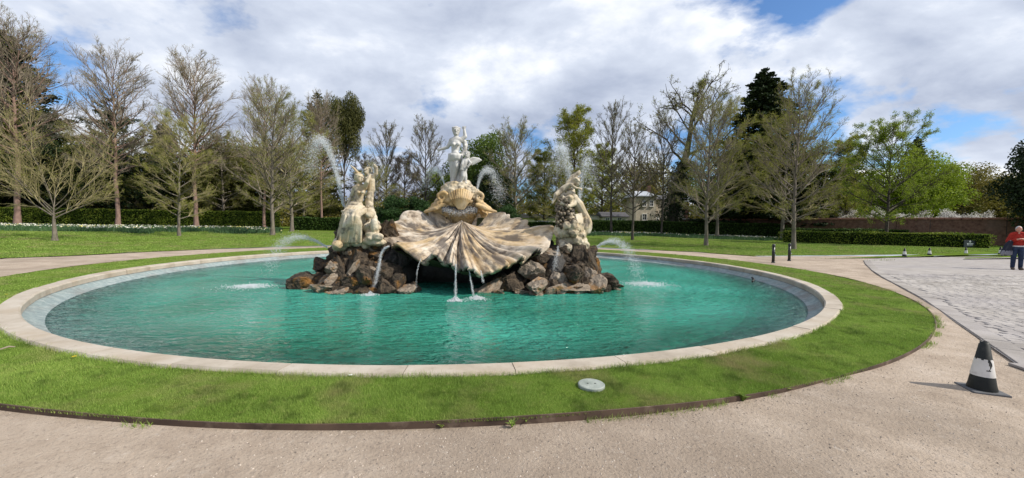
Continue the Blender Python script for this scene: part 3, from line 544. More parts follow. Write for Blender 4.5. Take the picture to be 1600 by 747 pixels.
def wing(s, root, tip, wid, thick=.03, n=9, curve=(0, 0, 0)):
    """a feathered wing fanning from root to tip"""
    root = np.asarray(root, float); tip = np.asarray(tip, float); d = tip-root; L = np.linalg.norm(d); d /= L; dn = np.array([0, 0, -1.]); dn = dn-d*(dn@d); dn /= np.linalg.norm(dn)
    s.chain([root, root+d*L*.5-dn*L*.12, tip], [thick*1.5, thick*1.4, thick*.7])
    for q in range(n):
        f = .15+.85*q/(n-1); a_ = root+d*L*f*.8-dn*L*.10*math.sin(np.pi*f); fl = wid*(.55+.45*math.sin(np.pi*(.25+.6*f))); dirn = dn*(1-.55*f)+d*(.2+.7*f); dirn /= np.linalg.norm(dirn); s.chain([a_, a_+dirn*fl*.6, a_+dirn*fl], [thick*.9, thick*1.1, thick*.35])
# --- central figure
Yc = 12.2; C = S_at(Yc); base_c = C(716, 290)
st = empty('marble_statue', base_c); tag(st, 'white marble woman with raised arm standing beside a winged child on top of the fountain', 'statue')
def put(s, name, mat, par, **k):
    o = s.build(name, mat, None, **k); o.parent = par; o.location = -np.array(par.location); return o
s = Soup(.86)
hd = C(712.8, 205.5); head(s, hd, .165, (.15, -1, -.05))
s.bone(C(713, 209), C(712.5, 216), .075, .085)
s.chain([C(705.5, 219.5), C(712.5, 217.5), C(719.5, 219)], [.10, .12, .10])
s.ball(C(712, 224), (.205, .15, .19)); s.bone(C(712, 226), C(711, 236), .165, .135); s.ball(C(711, 243), (.20, .165, .15))
for x in (708.6, 716): s.ball(C(x, 225.5, -.14), .068)
s.ball(C(711.5, 239.5, -.06), (.13, .11, .10))
s.chain([C(705.5, 219.5), C(699.5, 230), C(688.5, 233.5)], [.085, .068, .048]); hand(s, C(688.5, 233.5), C(682.3, 234.2), .042)
s.chain([C(719.5, 219), C(727, 213.5), C(725.3, 203)], [.088, .072, .052]); hand(s, C(725.3, 203), C(725.8, 196.5), .045)
s.chain([C(713.5, 246), C(713.2, 260, -.10), C(709.5, 278), C(708.2, 284)], [.155, .105, .075, .055]); s.bone(C(708.2, 285), C(706, 287.5, -.2), .055, .05)
s.chain([C(707.5, 246), C(706.5, 262, -.02), C(706, 283, .06)], [.155, .105, .06]); s.bone(C(706, 285), C(703.5, 287, -.12), .055, .045)
put(s, 'woman', M['marble_white'], st, voxel=.016, relax=3)
s = Soup()   # drape wrapped at the hips and falling behind
fold = lambda a_, v: .10*math.sin(a_*9+v*5)+.05*math.sin(a_*17-v*7)
s.loft([(C(711.5, 240.5), .215, .18), (C(711.5, 244), .245, .21), (C(711.2, 249), .24, .20), (C(710.5, 253), .20, .15)], 48, lambda a_, v: .06*math.sin(v*14+a_*2)+.03*math.sin(a_*11))
s.loft([(C(716, 246, .10), .14, .10), (C(717, 262, .14), .17, .13), (C(717.5, 275, .15), .19, .15), (C(718, 288, .16), .24, .2)], 48, fold)
s.chain([C(719, 219, .10), C(726, 222, .14), C(727, 232, .15), C(722, 242, .13)], [.05, .075, .07, .06]); s.chain([C(724, 219, .16), C(729, 227, .18), C(725, 236, .16)], [.035, .05, .035])
for q in range(9): s.ball(C(725+rs.uniform(-3, 4), 226+rs.uniform(-7, 12), .14+rs.uniform(-.05, .05)), rs.uniform(.03, .055))
put(s, 'drapery', M['marble_white'], st, voxel=.018, relax=2)
def child(s, hd, neck, chest, hips, k1, f1, k2, f2, arms, sc=1.0, face=(.2, -1, 0)):
    head(s, hd, .115*sc, face); s.bone(hd-np.array([0, 0, .05*sc]), neck, .05*sc, .06*sc); s.chain([neck, chest, (np.asarray(chest)+hips)/2, hips], [.075*sc, .12*sc, .118*sc, .125*sc])
    for k_, f_ in ((k1, f1), (k2, f2)):
        k_ = np.asarray(k_); f_ = np.asarray(f_); s.chain([hips, k_, f_], [.105*sc, .075*sc, .045*sc]); s.bone(f_, f_+np.array([.02, -.09, -.02])*sc, .042*sc, .036*sc)
    for ch in arms:
        ch = [np.asarray(c) for c in ch]; s.chain(ch[:-1], [.06*sc, .052*sc, .036*sc][:len(ch)-1]); hand(s, ch[-2], ch[-1], .03*sc)
s = Soup(.88)
child(s, C(730, 242, -.12), C(728.5, 247.5, -.1), C(727, 253, -.1), C(724.5, 266, -.1), C(723.5, 275, -.16), C(720.5, 285, -.12), C(727, 276, -.12), C(727.5, 285.5, -.1), [[C(724.5, 250, -.14), C(722, 257, -.2), C(721, 262, -.2), C(720, 265.5, -.2)], [C(731, 250, -.1), C(735.5, 255, -.16), C(732, 259, -.2), C(729.5, 261, -.22)]], 1.0, (-.2, -1, .1))
ch = put(s, 'child', M['marble_white'], st, voxel=.013, relax=2)
s = Soup(); wing(s, C(731, 251, .02), C(748.5, 247.5, .1), .22, .03); wing(s, C(727, 251, .05), C(733, 244, .4), .18, .028)
put(s, 'wing', M['marble_white'], st, voxel=.013, relax=1)
# base of clouds and small shell and scrolls
mound = empty('fountain_crest', C(716, 330)); tag(mound, 'ochre stained crest with small fluted shell and scrolls under the central statue', 'fountain crest')
s = Soup()
for q in range(46):
    v = rs.random(); px = 717+rs.normal()*(8+13*v); px = np.clip(px, 694+8*(1-v), 741-6*(1-v)); s.ball(C(px, 287+15*v, -.25*v+rs.uniform(-.12, .3)), (rs.uniform(.10, .2), rs.uniform(.1, .18), rs.uniform(.08, .14)))
s.ball(C(717, 300, .15), (.5, .4, .3))
crag(put(s, 'cloud_rock', M['marble'], mound, voxel=.022, relax=2), .10)
s = Soup()
s.loft([(C(719, 352, .2), 1.35, .3), (C(719, 336, .15), 1.15, .36), (C(718, 328, .05), .98, .44), (C(718, 317, -.02), .76, .45), (C(717, 306, .0), .62, .38), (C(717, 297, .05), .48, .32)], 40, lambda a_, v: .06*math.sin(a_*7+v*4)+.04*math.sin(a_*13))
crag(put(s, 'mound', M['marble_ochre'], mound, voxel=.025, relax=2), .16)
s = Soup()   # small upright fluted shell
for q in range(11):
    f = (q-5)/5; tip = C(720.5+f*18, 296+7*f*f, -.50+.10*f*f); root = C(720.5+f*4, 327, -.60); mid = (tip+root)/2+np.array([f*.06, -.10, .04]); s.chain([root, mid, tip], [.018, .03, .037])
s.ball(C(720.5, 312, -.40), (.2, .05, .2))
put(s, 'small_shell', M['marble_ochre'], mound, voxel=.012, relax=1)
for sg, cx in ((-1, 691), (1, 748)):
    s = Soup(); pts = []; rad = []
    for q in range(26):
        a_ = q/25*4.2*np.pi/1.6; r_ = 8.6*(1-q/30); pts.append(C(cx+sg*(-r_*math.cos(a_)*1.1), 308-r_*math.sin(a_), -.36)); rad.append(.062*(1-q/45))
    s.chain(pts, rad); s.chain([C(cx-sg*3, 312, -.36), C(cx+sg*7, 320, -.36), C(cx+sg*19, 328, -.25)], [.07, .09, .06]); s.chain([C(cx-sg*3, 320, -.46), C(cx+sg*10, 326, -.46), C(cx+sg*27, 331, -.3)], [.06, .07, .04])
    crag(put(s, 'scroll', M['marble_ochre'], mound, voxel=.02, relax=2), .05)
s = Soup()
for q in range(46):
    px = 717+rs.uniform(-29, 29); py = 324+abs(px-717)*.08; s.chain([C(px, py+rs.uniform(-2, 2), -.46), C(px+rs.uniform(-1, 1), py+rs.uniform(3, 10), -.52+rs.uniform(-.08, .1))], [rs.uniform(.02, .05), rs.uniform(.008, .02)])
tag(put(s, 'wet_moss', M['rock_wet'], mound, voxel=.02, relax=1))
# --- left group
Yl = 10.8; C = S_at(Yl); base_l = C(560, 384)
st = empty('marble_statue', base_l); tag(st, 'seated marble woman in folded drapery with child at her shoulder, left of shell', 'statue')
s = Soup(.80)
head(s, C(561.5, 279.5), .16, (.85, -.5, .25)); s.bone(C(561.5, 284), C(561.5, 291), .07, .085)
s.chain([C(554.5, 294), C(562, 291.5), C(569.5, 293)], [.095, .12, .10])
s.ball(C(562, 299), (.20, .15, .19)); s.bone(C(562, 302), C(560, 314), .165, .14); s.ball(C(556, 321), (.25, .2, .18))
for x in (560, 567): s.ball(C(x, 300.5, -.14), .066)
s.chain([C(554.5, 294), C(549.5, 306, .12), C(543, 321, .05)], [.088, .07, .052]); hand(s, C(543, 321, .05), C(539.5, 326, -.02), .045)
s.chain([C(569.5, 293), C(573.5, 284.5, -.18), C(577, 276.5, -.12)], [.085, .068, .05]); hand(s, C(577, 276.5, -.12), C(578.5, 271, -.08), .042)
put(s, 'woman', M['marble'], st, voxel=.015, relax=2)
s = Soup()   # lap, falling drapery with deep folds
fold = lambda a_, v: (.05+.09*v)*(abs(math.sin(a_*7.5+1.8*math.sin(v*3+a_)))*2-1)+.04*math.sin(a_*23+4*v)
s.loft([(C(557, 321, -.05), .21, .19), (C(555.5, 327, -.12), .27, .30), (C(554, 336, -.22), .29, .36), (C(551.5, 350, -.22), .31, .35), (C(550, 364, -.18), .34, .37), (C(549, 378, -.1), .38, .42), (C(549, 384, 0), .40, .44)], 110, fold)
s.chain([C(549, 331, -.40), C(556, 334, -.56), C(565, 332, -.45)], [.09, .11, .09])
for q in range(9):
    f = q/8; a0 = C(543+f*27, 328+2*math.sin(f*9), -.38-.15*math.sin(np.pi*f)); a1 = C(539+f*26, 350, -.58-.06*math.sin(np.pi*f)); a2 = C(531+f*33, 378, -.54+.05*rs.random()); s.chain([a0, (a0+a1)/2+np.array([.06-.10*f+rs.uniform(-.03, .03), -.12, 0]), a1+np.array([0, -.05, 0]), a2+np.array([0, -.04, 0])], [.028, .036, .038, .042])
for q in range(5): s.chain([C(534+q, 330+q*1.2, -.35), C(553, 333+q*1.5, -.62), C(572, 326+q*1.4, -.35)], [.028, .034, .028])
put(s, 'drapery', M['marble'], st, voxel=.018, relax=1)
s = Soup(.80)
child(s, C(574.5, 267, .12), C(577, 273.5, .14), C(580, 282, .16), C(580, 297, .16), C(575.5, 309, .06), C(576, 322, .1), C(580, 311, .1), C(578.5, 327, .14), [[C(582, 277, .12), C(587.5, 270, .1), C(588.5, 263, .08), C(585, 258.5, .08)], [C(576, 277, .08), C(575, 281, -.05), C(573, 279, -.1), C(571, 277, -.12)]], 1.08, (-.4, -1, .2))
s.chain([C(585, 258.5, .05), C(588, 262, .08), C(588, 272, .1)], [.05, .06, .05])
put(s, 'child', M['marble'], st, voxel=.014, relax=2)
s = Soup(); s.chain([C(570, 283, .2), C(560, 272, .22), C(553, 263, .22), C(547.5, 258.5, .22)], [.05, .045, .035, .018]); wing(s, C(572, 282, .2), C(556, 268, .28), .2, .028)
put(s, 'wing', M['marble'], st, voxel=.014, relax=1)
s = Soup()
for q in range(30):
    v_ = rs.random(); px, py = 575+rs.uniform(-5, 6+11*v_), 330+v_*52; s.ball(C(px, py, -.2+rs.uniform(-.25, .35)), (rs.uniform(.1, .2), rs.uniform(.1, .2), rs.uniform(.09, .17)))
for q in range(26): s.ball(C(527+rs.uniform(0, 70), 378+rs.uniform(-3, 8), -.3+rs.uniform(-.3, .6)), (rs.uniform(.14, .26), rs.uniform(.12, .24), rs.uniform(.08, .14)))
s.ball(C(577, 322, .12), (.11, .12, .3)); s.ball(C(578, 345, .1), (.2, .22, .4)); s.ball(C(591, 370, -.5), (.14, .12, .11)); s.ball(C(585, 352, -.45), (.12, .12, .2))
crag(put(s, 'rock_base', M['marble'], st, voxel=.022, relax=1), .07)
# --- right group
Yr = 11.4; C = S_at(Yr); base_r = C(893, 396)
st = empty('marble_statue', base_r); tag(st, 'marble woman bending over grapes with a reaching child above, right of shell', 'statue')
s = Soup(.84)
head(s, C(889, 312.5, -.16), .15, (-.9, -.5, -.3)); s.bone(C(892, 313, -.1), C(897, 313), .07, .085)
s.chain([C(896, 319, -.12), C(898.5, 313), C(899, 308, .12)], [.10, .125, .10]); s.chain([C(899, 313), C(905, 321), C(911, 332), C(913.5, 341)], [.155, .175, .15, .19])
s.chain([C(896, 319, -.12), C(889, 322.5, -.32), C(880, 319, -.36)], [.085, .068, .05]); hand(s, C(880, 319, -.36), C(874.5, 315, -.34), .042)
s.chain([C(899, 308, .1), C(892, 306, .0), C(884, 309, -.2)], [.08, .066, .048]); hand(s, C(884, 309, -.2), C(878, 308, -.25), .04)
s.chain([C(913, 342), C(914.5, 356, -.16), C(911, 372, -.1), C(907, 386, -.1)], [.17, .12, .09, .07]); s.chain([C(911, 343, .05), C(913, 358, .08), C(909, 384, .1)], [.16, .11, .07])
put(s, 'woman', M['marble'], st, voxel=.015, relax=2)
s = Soup()
for q in range(10):
    f = q/9; s.chain([C(899+f*9, 336-2*f, -.25+.1*f), C(902+f*8, 349, -.36+.12*f), C(907+f*9, 360+3*f, -.3+.2*f), C(913+f*5, 364+1*f, -.2+.2*f)], [.03, .04, .04, .032])
s.loft([(C(913, 340), .185, .18), (C(914.5, 347), .20, .2), (C(915, 356), .19, .2), (C(914, 365), .15, .18)], 60, lambda a_, v: .06*math.sin(a_*11+v*4))
put(s, 'drapery', M['marble'], st, voxel=.018, relax=2)
s = Soup(.78)
head(s, C(900.5, 284), .135, (.8, -.6, -.1)); s.bone(C(897, 285.5), C(893, 288), .055, .065)
s.chain([C(893, 288), C(887, 291.5), C(880, 295.5), C(876, 299)], [.10, .135, .13, .135])
s.chain([C(876, 299), C(868.5, 304, -.12), C(866, 312, -.08)], [.115, .085, .055]); s.bone(C(866, 312, -.08), C(863, 317.5, -.1), .05, .04)
s.chain([C(877, 300, .1), C(873, 309, .0), C(879, 314, -.05)], [.11, .085, .055])
s.chain([C(892, 289, -.1), C(899, 293.5, -.18), C(905, 294.5, -.15)], [.065, .052, .038]); hand(s, C(905, 294.5, -.15), C(910, 297, -.12), .033)
s.chain([C(891, 285, .1), C(897.5, 280.5, .15), C(903, 278.5, .12)], [.062, .05, .036]); hand(s, C(903, 278.5, .12), C(908, 277.8, .1), .032)
put(s, 'child', M['marble'], st, voxel=.014, relax=2)
s = Soup(); wing(s, C(886, 288, .12), C(904.5, 268.5, .2), .2, .034, n=8); s.chain([C(886, 286, .12), C(896, 275, .15), C(905, 268, .18)], [.05, .05, .04])
put(s, 'wing', M['marble'], st, voxel=.014, relax=1)
s = Soup()
for q in range(30):
    v = rs.random(); px = 892+rs.uniform(-26, 24)*(.75+.25*v); py = 350+v*42; s.ball(C(px, py, -.35+.25*abs(px-892)/26+rs.uniform(-.1, .1)), (rs.uniform(.12, .18), rs.uniform(.11, .17), rs.uniform(.11, .17)))
s.ball(C(886, 345, .08), (.26, .24, .5)); s.ball(C(885, 322, .05), (.19, .18, .32)); s.ball(C(891, 378, .12), (.44, .36, .40)); s.ball(C(892, 393, .05), (.52, .42, .2))
for q in range(14): s.ball(C(882+rs.uniform(-8, 14), 300+rs.uniform(0, 14), rs.uniform(-.05, .15)), rs.uniform(.09, .13))
crag(put(s, 'rock_base', M['marble'], st, voxel=.018, relax=0), .09)
s = Soup()
for q in range(190):
    v = rs.random(); px = 882+rs.normal()*(5+3*v)-2*(1-v); py = 312+45*v; px = np.clip(px, 870, 897); s.ball(C(px, py, -.30+rs.uniform(-.12, .1)), rs.uniform(.035, .055), n=(6, 8))
M['grape'] = material('grape', [(.3, (.05, .04, .03)), (.7, (.24, .19, .13))], scale=6, coords='World', rough=.5, rand=.5)
g_ = put(s, 'grapes', M['grape'], st); g_['kind'] = 'stuff'
for p_ in g_.data.polygons: p_.use_smooth = True
# ------------------------------------------------------------------ trees
def unit(a): return a/(np.linalg.norm(a, axis=-1, keepdims=True)+1e-9)
def polylines(r_, start, d, length, P, wander, up):
    pts = [start]; p = start.copy(); d = unit(d)
    for i in range(P-1):
        p = p+d*(length/(P-1))[:, None]; pts.append(p); d = unit(d+r_.normal(size=d.shape)*wander+np.array([0, 0, up]))
    return np.stack(pts, 1)
def tubes(Pl, rad, k):
    """Pl (B,P,3), rad (B,P) -> V, F"""
    Bn, Pn, _ = Pl.shape; T = unit(np.gradient(Pl, axis=1)); ref = np.where(np.abs(T[:, :1, 2:3]) < .9, np.array([0, 0, 1.]), np.array([1., 0, 0])); U = unit(np.cross(T, np.broadcast_to(ref, T.shape))); W = np.cross(T, U)
    a_ = np.arange(k)*2*np.pi/k; V = Pl[:, :, None]+rad[:, :, None, None]*(np.cos(a_)[:, None]*U[:, :, None]+np.sin(a_)[:, None]*W[:, :, None])
    b = (np.arange(Bn)*Pn*k)[:, None, None]; i = (np.arange(Pn-1)*k)[None, :, None]; j = np.arange(k)[None, None]; j2 = (j+1) % k
    F = np.stack([b+i+j, b+i+j2, b+i+k+j2, b+i+k+j], -1).reshape(-1, 4); return V.reshape(-1, 3), F
def kids(r_, Pl, rad, n, t0, t1, ang, lenf, length):
    """n children on each polyline"""
    Bn, Pn, _ = Pl.shape; t = np.sort(r_.uniform(t0, t1, (Bn, n)), 1)*(Pn-1); i = np.minimum(t.astype(int), Pn-2); f = t-i
    ar = np.arange(Bn)[:, None]; A, Bq = Pl[ar, i], Pl[ar, i+1]; st_ = A+(Bq-A)*f[..., None]; tg = unit(Bq-A)
    rd = unit(np.cross(tg, r_.normal(size=tg.shape))); an = r_.uniform(ang[0], ang[1], (Bn, n, 1)); d = tg*np.cos(an)+rd*np.sin(an)
    ln = length[:, None]*lenf*r_.uniform(.6, 1.15, (Bn, n))*(1.15-.65*(t/(Pn-1))); rp = rad[ar, i]*(1-f)+rad[ar, i+1]*f
    return st_.reshape(-1, 3), d.reshape(-1, 3), ln.ravel(), rp.ravel()
def leaf_quads(r_, C_, size, flat=.0, aspect=.6):
    n = len(C_); a_ = unit(r_.normal(size=(n, 3))); b = unit(np.cross(a_, r_.normal(size=(n, 3))+np.array([0, 0, flat*4]))); s_ = size*r_.uniform(.6, 1.3, (n, 1))
    V = np.stack([C_-a_*s_*.5, C_+b*s_*.5*aspect, C_+a_*s_*.5, C_-b*s_*.5*aspect], 1).reshape(-1, 3); return V, np.arange(n*4).reshape(-1, 4)
def make_tree(seed, H, r0, clear, n1, spread, elev, prof, n2=7, n3=5, n4=3, rmin=.012, leaves=0, lsize=.1, bark='bark_grey', twig='twig', leaf='bud', lean=0.0, up=.06, wander=.075, l2=.42, l3=.42, l4=.5, top=.97, ang=(.5, 1.0), tstraight=.03, jitter=.15):
    """returns (trunk mesh, crown mesh): a tapered trunk with limbs and a crown of branches, twigs and leaves"""
    r_ = np.random.default_rng(seed); P = 14
    z = np.linspace(0, H, P); xy = np.cumsum(r_.normal(size=(P, 2))*tstraight*H/P, 0); xy -= xy[0]; xy[:, 0] += lean*z**1.15
    tr = np.concatenate([xy, z[:, None]], 1)[None]; tv = z/H; trad = (r0*(1-tv)**.85+rmin*1.5); trad[0] *= 1.35; trad = trad[None]
    tk = Soup(); V, F = tubes(tr, trad, 10); tk.add(V, F)
    h = np.linspace(clear, top, n1)+r_.uniform(-.5, .5, n1)*(top-clear)/n1; h = np.clip(h, clear*.9, .985); az = np.arange(n1)*2.4+r_.uniform(-.5, .5, n1)
    el = elev[0]+(elev[1]-elev[0])*((h-clear)/(1-clear))+r_.uniform(-jitter, jitter, n1); L1 = spread*np.array([prof((q-clear)/(1-clear)) for q in h])*r_.uniform(.8, 1.12, n1)
    st_ = np.stack([np.interp(h*H, z, tr[0, :, i]) for i in range(3)], -1); d = np.stack([np.cos(az)*np.cos(el), np.sin(az)*np.cos(el), np.sin(el)], -1)
    P1 = polylines(r_, st_, d, L1, 8, wander*.8, up); rp = np.interp(h*H, z, trad[0]); rb = np.minimum(rp*.55, .0125*L1+.010)
    R1 = rb[:, None]*(1-np.linspace(0, 1, 8)[None])**.8+rmin*1.2
    big = rb > .035
    V, F = tubes(P1, R1, 6); tk.add(V, F)
    cr = Soup(); tips = []
    s2, d2, L2, r2 = kids(r_, P1, R1, n2, .18, .98, ang, l2, L1); L2 = np.maximum(L2, .35); d2 = unit(d2+np.array([0, 0, .18])); P2 = polylines(r_, s2, d2, L2, 5, wander, up); R2 = np.minimum(r2*.6, .016*L2+.008)[:, None]*(1-np.linspace(0, 1, 5)[None])**.8+rmin; V, F = tubes(P2, R2, 4); cr.add(V, F)
    if n3:
        s3, d3, L3, r3 = kids(r_, P2, R2, n3, .15, .98, ang, l3, L2); L3 = np.maximum(L3, .25); P3 = polylines(r_, s3, d3, L3, 4, wander*1.1, up); R3 = np.minimum(r3*.7, rmin*1.3)[:, None]*(1-np.linspace(0, 1, 4)[None])**.7+rmin*.55; V, F = tubes(P3, R3, 3); cr.add(V, F); tips.append(P3)
        if n4:
            s4, d4, L4, r4 = kids(r_, P3, R3, n4, .2, 1.0, ang, l4, L3); L4 = np.maximum(L4, .18); P4 = polylines(r_, s4, d4, L4, 2, wander, up); R4 = np.broadcast_to(np.array([rmin*.7, rmin*.4]), (len(P4), 2)); V, F = tubes(P4, R4, 3); cr.add(V, F); tips.append(P4)
    V = np.concatenate(cr.V); F = np.concatenate(cr.Q); mi = np.zeros(len(F), int)
    if leaves:
        src = np.concatenate([t[:, 1:].reshape(-1, 3) for t in tips]); c = src[r_.integers(len(src), size=leaves)]+r_.normal(size=(leaves, 3))*lsize*.9
        LV, LF = leaf_quads(r_, c, lsize); F = np.concatenate([F, LF+len(V)]); V = np.concatenate([V, LV]); mi = np.concatenate([mi, np.ones(len(LF), int)])
    tm = new_mesh('trunk', np.concatenate(tk.V), [np.concatenate(tk.Q)], M[bark], True)
    cm = new_mesh('crown', V, F, [M[twig], M[leaf]], False, mi); return tm, cm, H
def make_conifer(seed, H, r0, spread, n1, nl, lsize, leaf='conifer_dark', clear=.06, droop=-.15, power=.8, bark='bark_dark', clump=.35, elev=.15):
    r_ = np.random.default_rng(seed); z = np.linspace(0, H, 8); tr = np.stack([r_.normal(size=8)*.04, r_.normal(size=8)*.04, z], -1)[None]; tk = Soup(); V, F = tubes(tr, (r0*(1-z/H)+.02)[None], 8); tk.add(V, F)
    h = clear+(1-clear)*r_.random(n1)**1.1; h = np.sort(h); az = np.arange(n1)*2.4+r_.normal(size=n1)*.3; L = spread*((1-h)**power+.03)*r_.uniform(.72, 1.12, n1)
    st_ = np.stack([0*h, 0*h, h*H], -1); e_ = elev+.5*h; d = np.stack([np.cos(az)*np.cos(e_), np.sin(az)*np.cos(e_), np.sin(e_)], -1); Pl = polylines(r_, st_, d, L, 6, .10, droop*.25); rad = (.012*L+.008)[:, None]*(1-np.linspace(0, 1, 6)[None])+.008; V, F = tubes(Pl, rad, 4); tk.add(V, F)
    b = r_.choice(n1, nl, p=L/L.sum()); t = r_.random(nl)**.6*5; i = np.minimum(t.astype(int), 4); f = (t-i)[:, None]; c = Pl[b, i]*(1-f)+Pl[b, i+1]*f; w_ = clump*(.35+.65*(1-t/5))*np.minimum(L[b], 3)[:, None].ravel()
    c = c+r_.normal(size=c.shape)*np.array([1, 1, .45])*w_[:, None]*.5; LV, LF = leaf_quads(r_, c, lsize, .3, .5)
    return new_mesh('trunk', np.concatenate(tk.V), [np.concatenate(tk.Q)], M[bark], True), new_mesh('crown', LV, LF, M[leaf]), H
def make_bushy(seed, H, r0, blobs, nl, lsize, leaf, bark='bark_dark', clear=.1):
    """trunk, limbs reaching into irregular leaf clumps; blobs = number of clumps in a crown ellipsoid"""
    r_ = np.random.default_rng(seed); tk = Soup(); W = H*.42; C_ = []
    for q in range(blobs):
        v = unit(r_.normal(size=3))*r_.random()**.4; C_.append(np.array([v[0]*W*.8, v[1]*W*.8, H*(clear+.12)+(H*(.88-clear))*(.5+.5*v[2])*.98]))
    C_ = np.array(C_); rad = r_.uniform(.10, .20, blobs)*H*(1-.35*np.abs(C_[:, 2]/H-.45)); z = np.linspace(0, H*.85, 8); tr = np.stack([r_.normal(size=8)*.02*H*z/H, r_.normal(size=8)*.02*H*z/H, z], -1)[None]; V, F = tubes(tr, (r0*(1-z/H)+.02)[None], 8); tk.add(V, F)
    zs = np.minimum(C_[:, 2]*.6, H*.7); st_ = np.stack([0*zs, 0*zs, zs], -1); L = np.linalg.norm(C_-st_, axis=1); Pl = polylines(r_, st_, C_-st_, L, 5, .08, .0); V, F = tubes(Pl, (.02*L)[:, None]*(1-np.linspace(0, 1, 5)[None])+.02, 5); tk.add(V, F)
    b = r_.choice(blobs, nl, p=rad**2/(rad**2).sum()); v = unit(r_.normal(size=(nl, 3)))*r_.random((nl, 1))**.45; c = C_[b]+v*rad[b][:, None]*np.array([1.1, 1.1, .8]); c[:, 2] = np.maximum(c[:, 2], .1); LV, LF = leaf_quads(r_, c, lsize)
    return new_mesh('trunk', np.concatenate(tk.V), [np.concatenate(tk.Q)], M[bark], True), new_mesh('crown', LV, LF, M[leaf]), H
oval = lambda t: (.35+.65*math.sin(np.pi*min(1, (t*.9+.12))))
domed = lambda t: max(.12, (1-t**2.2))*(.75+.25*min(1, t*4))
lime_p = lambda t: (.6+2.7*t if t < .15 else 1.0)*(1-.30*t)*(1-max(0, t-.8)*1.6)
K = {}
K['lime_a'] = make_tree(101, 22, .27, .36, 58, 7.0, (.45, 1.08), lime_p, 10, 6, 3, .009, 6000, .08, 'bark_red', 'twig', 'bud', l2=.50, l3=.55, up=.05, ang=(.35, .75))
K['lime_b'] = make_tree(102, 22, .26, .33, 54, 7.4, (.42, 1.05), lime_p, 10, 6, 3, .009, 5000, .08, 'bark_red', 'twig', 'bud', l2=.50, l3=.55, up=.05, ang=(.35, .75))
K['spread'] = make_tree(103, 3.2, .20, .62, 11, 7.4, (.5, 1.15), lambda t: .75+.3*t, 14, 7, 4, .0075, 7000, .06, 'bark_grey', 'twig_olive', 'bud', l2=.55, l3=.45, up=.02, ang=(.3, .8))
K['young'] = make_tree(104, 12, .15, .16, 36, 5.4, (.30, 1.1), lime_p, 11, 6, 3, .0065, 30000, .062, 'bark_grey', 'twig_olive', 'bud', l2=.40, l3=.48, up=.03, ang=(.35, .8))
K['young_b'] = make_tree(105, 14, .19, .17, 42, 6.0, (.45, 1.12), lime_p, 11, 6, 3, .0075, 26000, .065, 'bark_grey', 'twig', 'bud', l2=.40, l3=.48, up=.05, ang=(.35, .75))
K['leafing'] = make_tree(106, 13, .20, .20, 34, 7.2, (.25, 1.05), lime_p, 10, 6, 3, .009, 42000, .13, 'bark_dark', 'twig_dark', 'lime_green', l2=.40)
K['bare_dark'] = make_tree(107, 16, .18, .24, 40, 5.8, (.45, 1.15), lime_p, 11, 6, 3, .009, 4000, .09, 'bark_dark', 'twig_dark', 'bud', l2=.40, l3=.48, up=.05, ang=(.35, .75))
K['oak'] = make_tree(108, 15, .60, .35, 17, 9.0, (.25, 1.2), domed, 10, 7, 3, .012, 3500, .12, 'bark_dark', 'twig_dark', 'bud', lean=.17, wander=.30, up=.05, l2=.42, ang=(.5, 1.2), tstraight=.10)
K['poplar'] = make_tree(109, 20, .26, .14, 48, 6.6, (.5, 1.15), lime_p, 10, 6, 3, .011, 48000, .17, 'bark_dark', 'twig', 'yellow_green', l2=.40)
K['fir'] = make_conifer(110, 22, .42, 5.6, 340, 64000, .36, 'conifer_dark', power=.7)
K['fir_olive'] = make_conifer(111, 20, .42, 6.4, 220, 26000, .34, 'conifer_olive', power=.6)
K['ragged'] = make_bushy(121, 18, .3, 20, 26000, .32, 'conifer_olive', clear=.42)
K['cedar'] = make_conifer(112, 17, .5, 7.0, 70, 18000, .30, 'conifer_dark', clear=.2, droop=.02, power=.55, clump=.32, elev=.1)
K['yew'] = make_bushy(113, 12, .5, 60, 26000, .30, 'conifer_dark', clear=.0)
K['yew_olive'] = make_bushy(114, 13, .5, 55, 24000, .30, 'conifer_olive', clear=.0)
K['green'] = make_bushy(115, 12, .35, 46, 24000, .24, 'lime_green', clear=.05)
K['olive'] = make_bushy(116, 12, .35, 60, 24000, .22, 'olive_wood', clear=.02)
K['greenwood'] = make_bushy(120, 12, .35, 50, 22000, .24, 'green_wood', clear=.05)
K['laurel'] = make_bushy(117, 5, .15, 44, 22000, .17, 'laurel', clear=-.12)
K['russet'] = make_tree(118, 11, .16, .15, 30, 5.2, (.3, 1.1), lime_p, 9, 6, 3, .012, 12000, .13, 'bark_dark', 'twig_dark', 'russet', l2=.38)
K['blossom'] = make_tree(119, 2.2, .12, .4, 12, 2.6, (.1, .7), lambda t: .9, 8, 5, 2, .010, 9000, .13, 'bark_dark', 'twig_dark', 'blossom')
def place(kind, name, label, group, px, base, Y, top, wid=1.0, rz=None, cat='tree', idx=[0]):
    """stand a tree where the picture shows it: base on the ground at depth Y, its top where the photo has it"""
    tm, cm, H = K[kind]; idx[0] += 1
    x = at(px, base or 360, Y)[0]; z = float(gz(x, Y)) - .03; ztop = at(px, top, Y)[2]
    ext = max(v.co.z for v in cm.vertices) if kind not in EXT else EXT[kind]; EXT[kind] = ext
    s_ = (ztop-z)/ext
    root = empty(name, (x, Y, z), rz if rz is not None else idx[0]*2.13); root.scale = (s_*wid, s_*wid, s_)
    obj('trunk', tm, root); obj('crown', cm, root); return tag(root, label, cat, group)
EXT = {}
G1 = 'tall bare trees along the left hedge'; G2 = 'small trees on the lawn round the pool'; G3 = 'evergreens behind the left hedge'; G4 = 'trees beyond the right hedge'; G5 = 'wood behind the fountain'
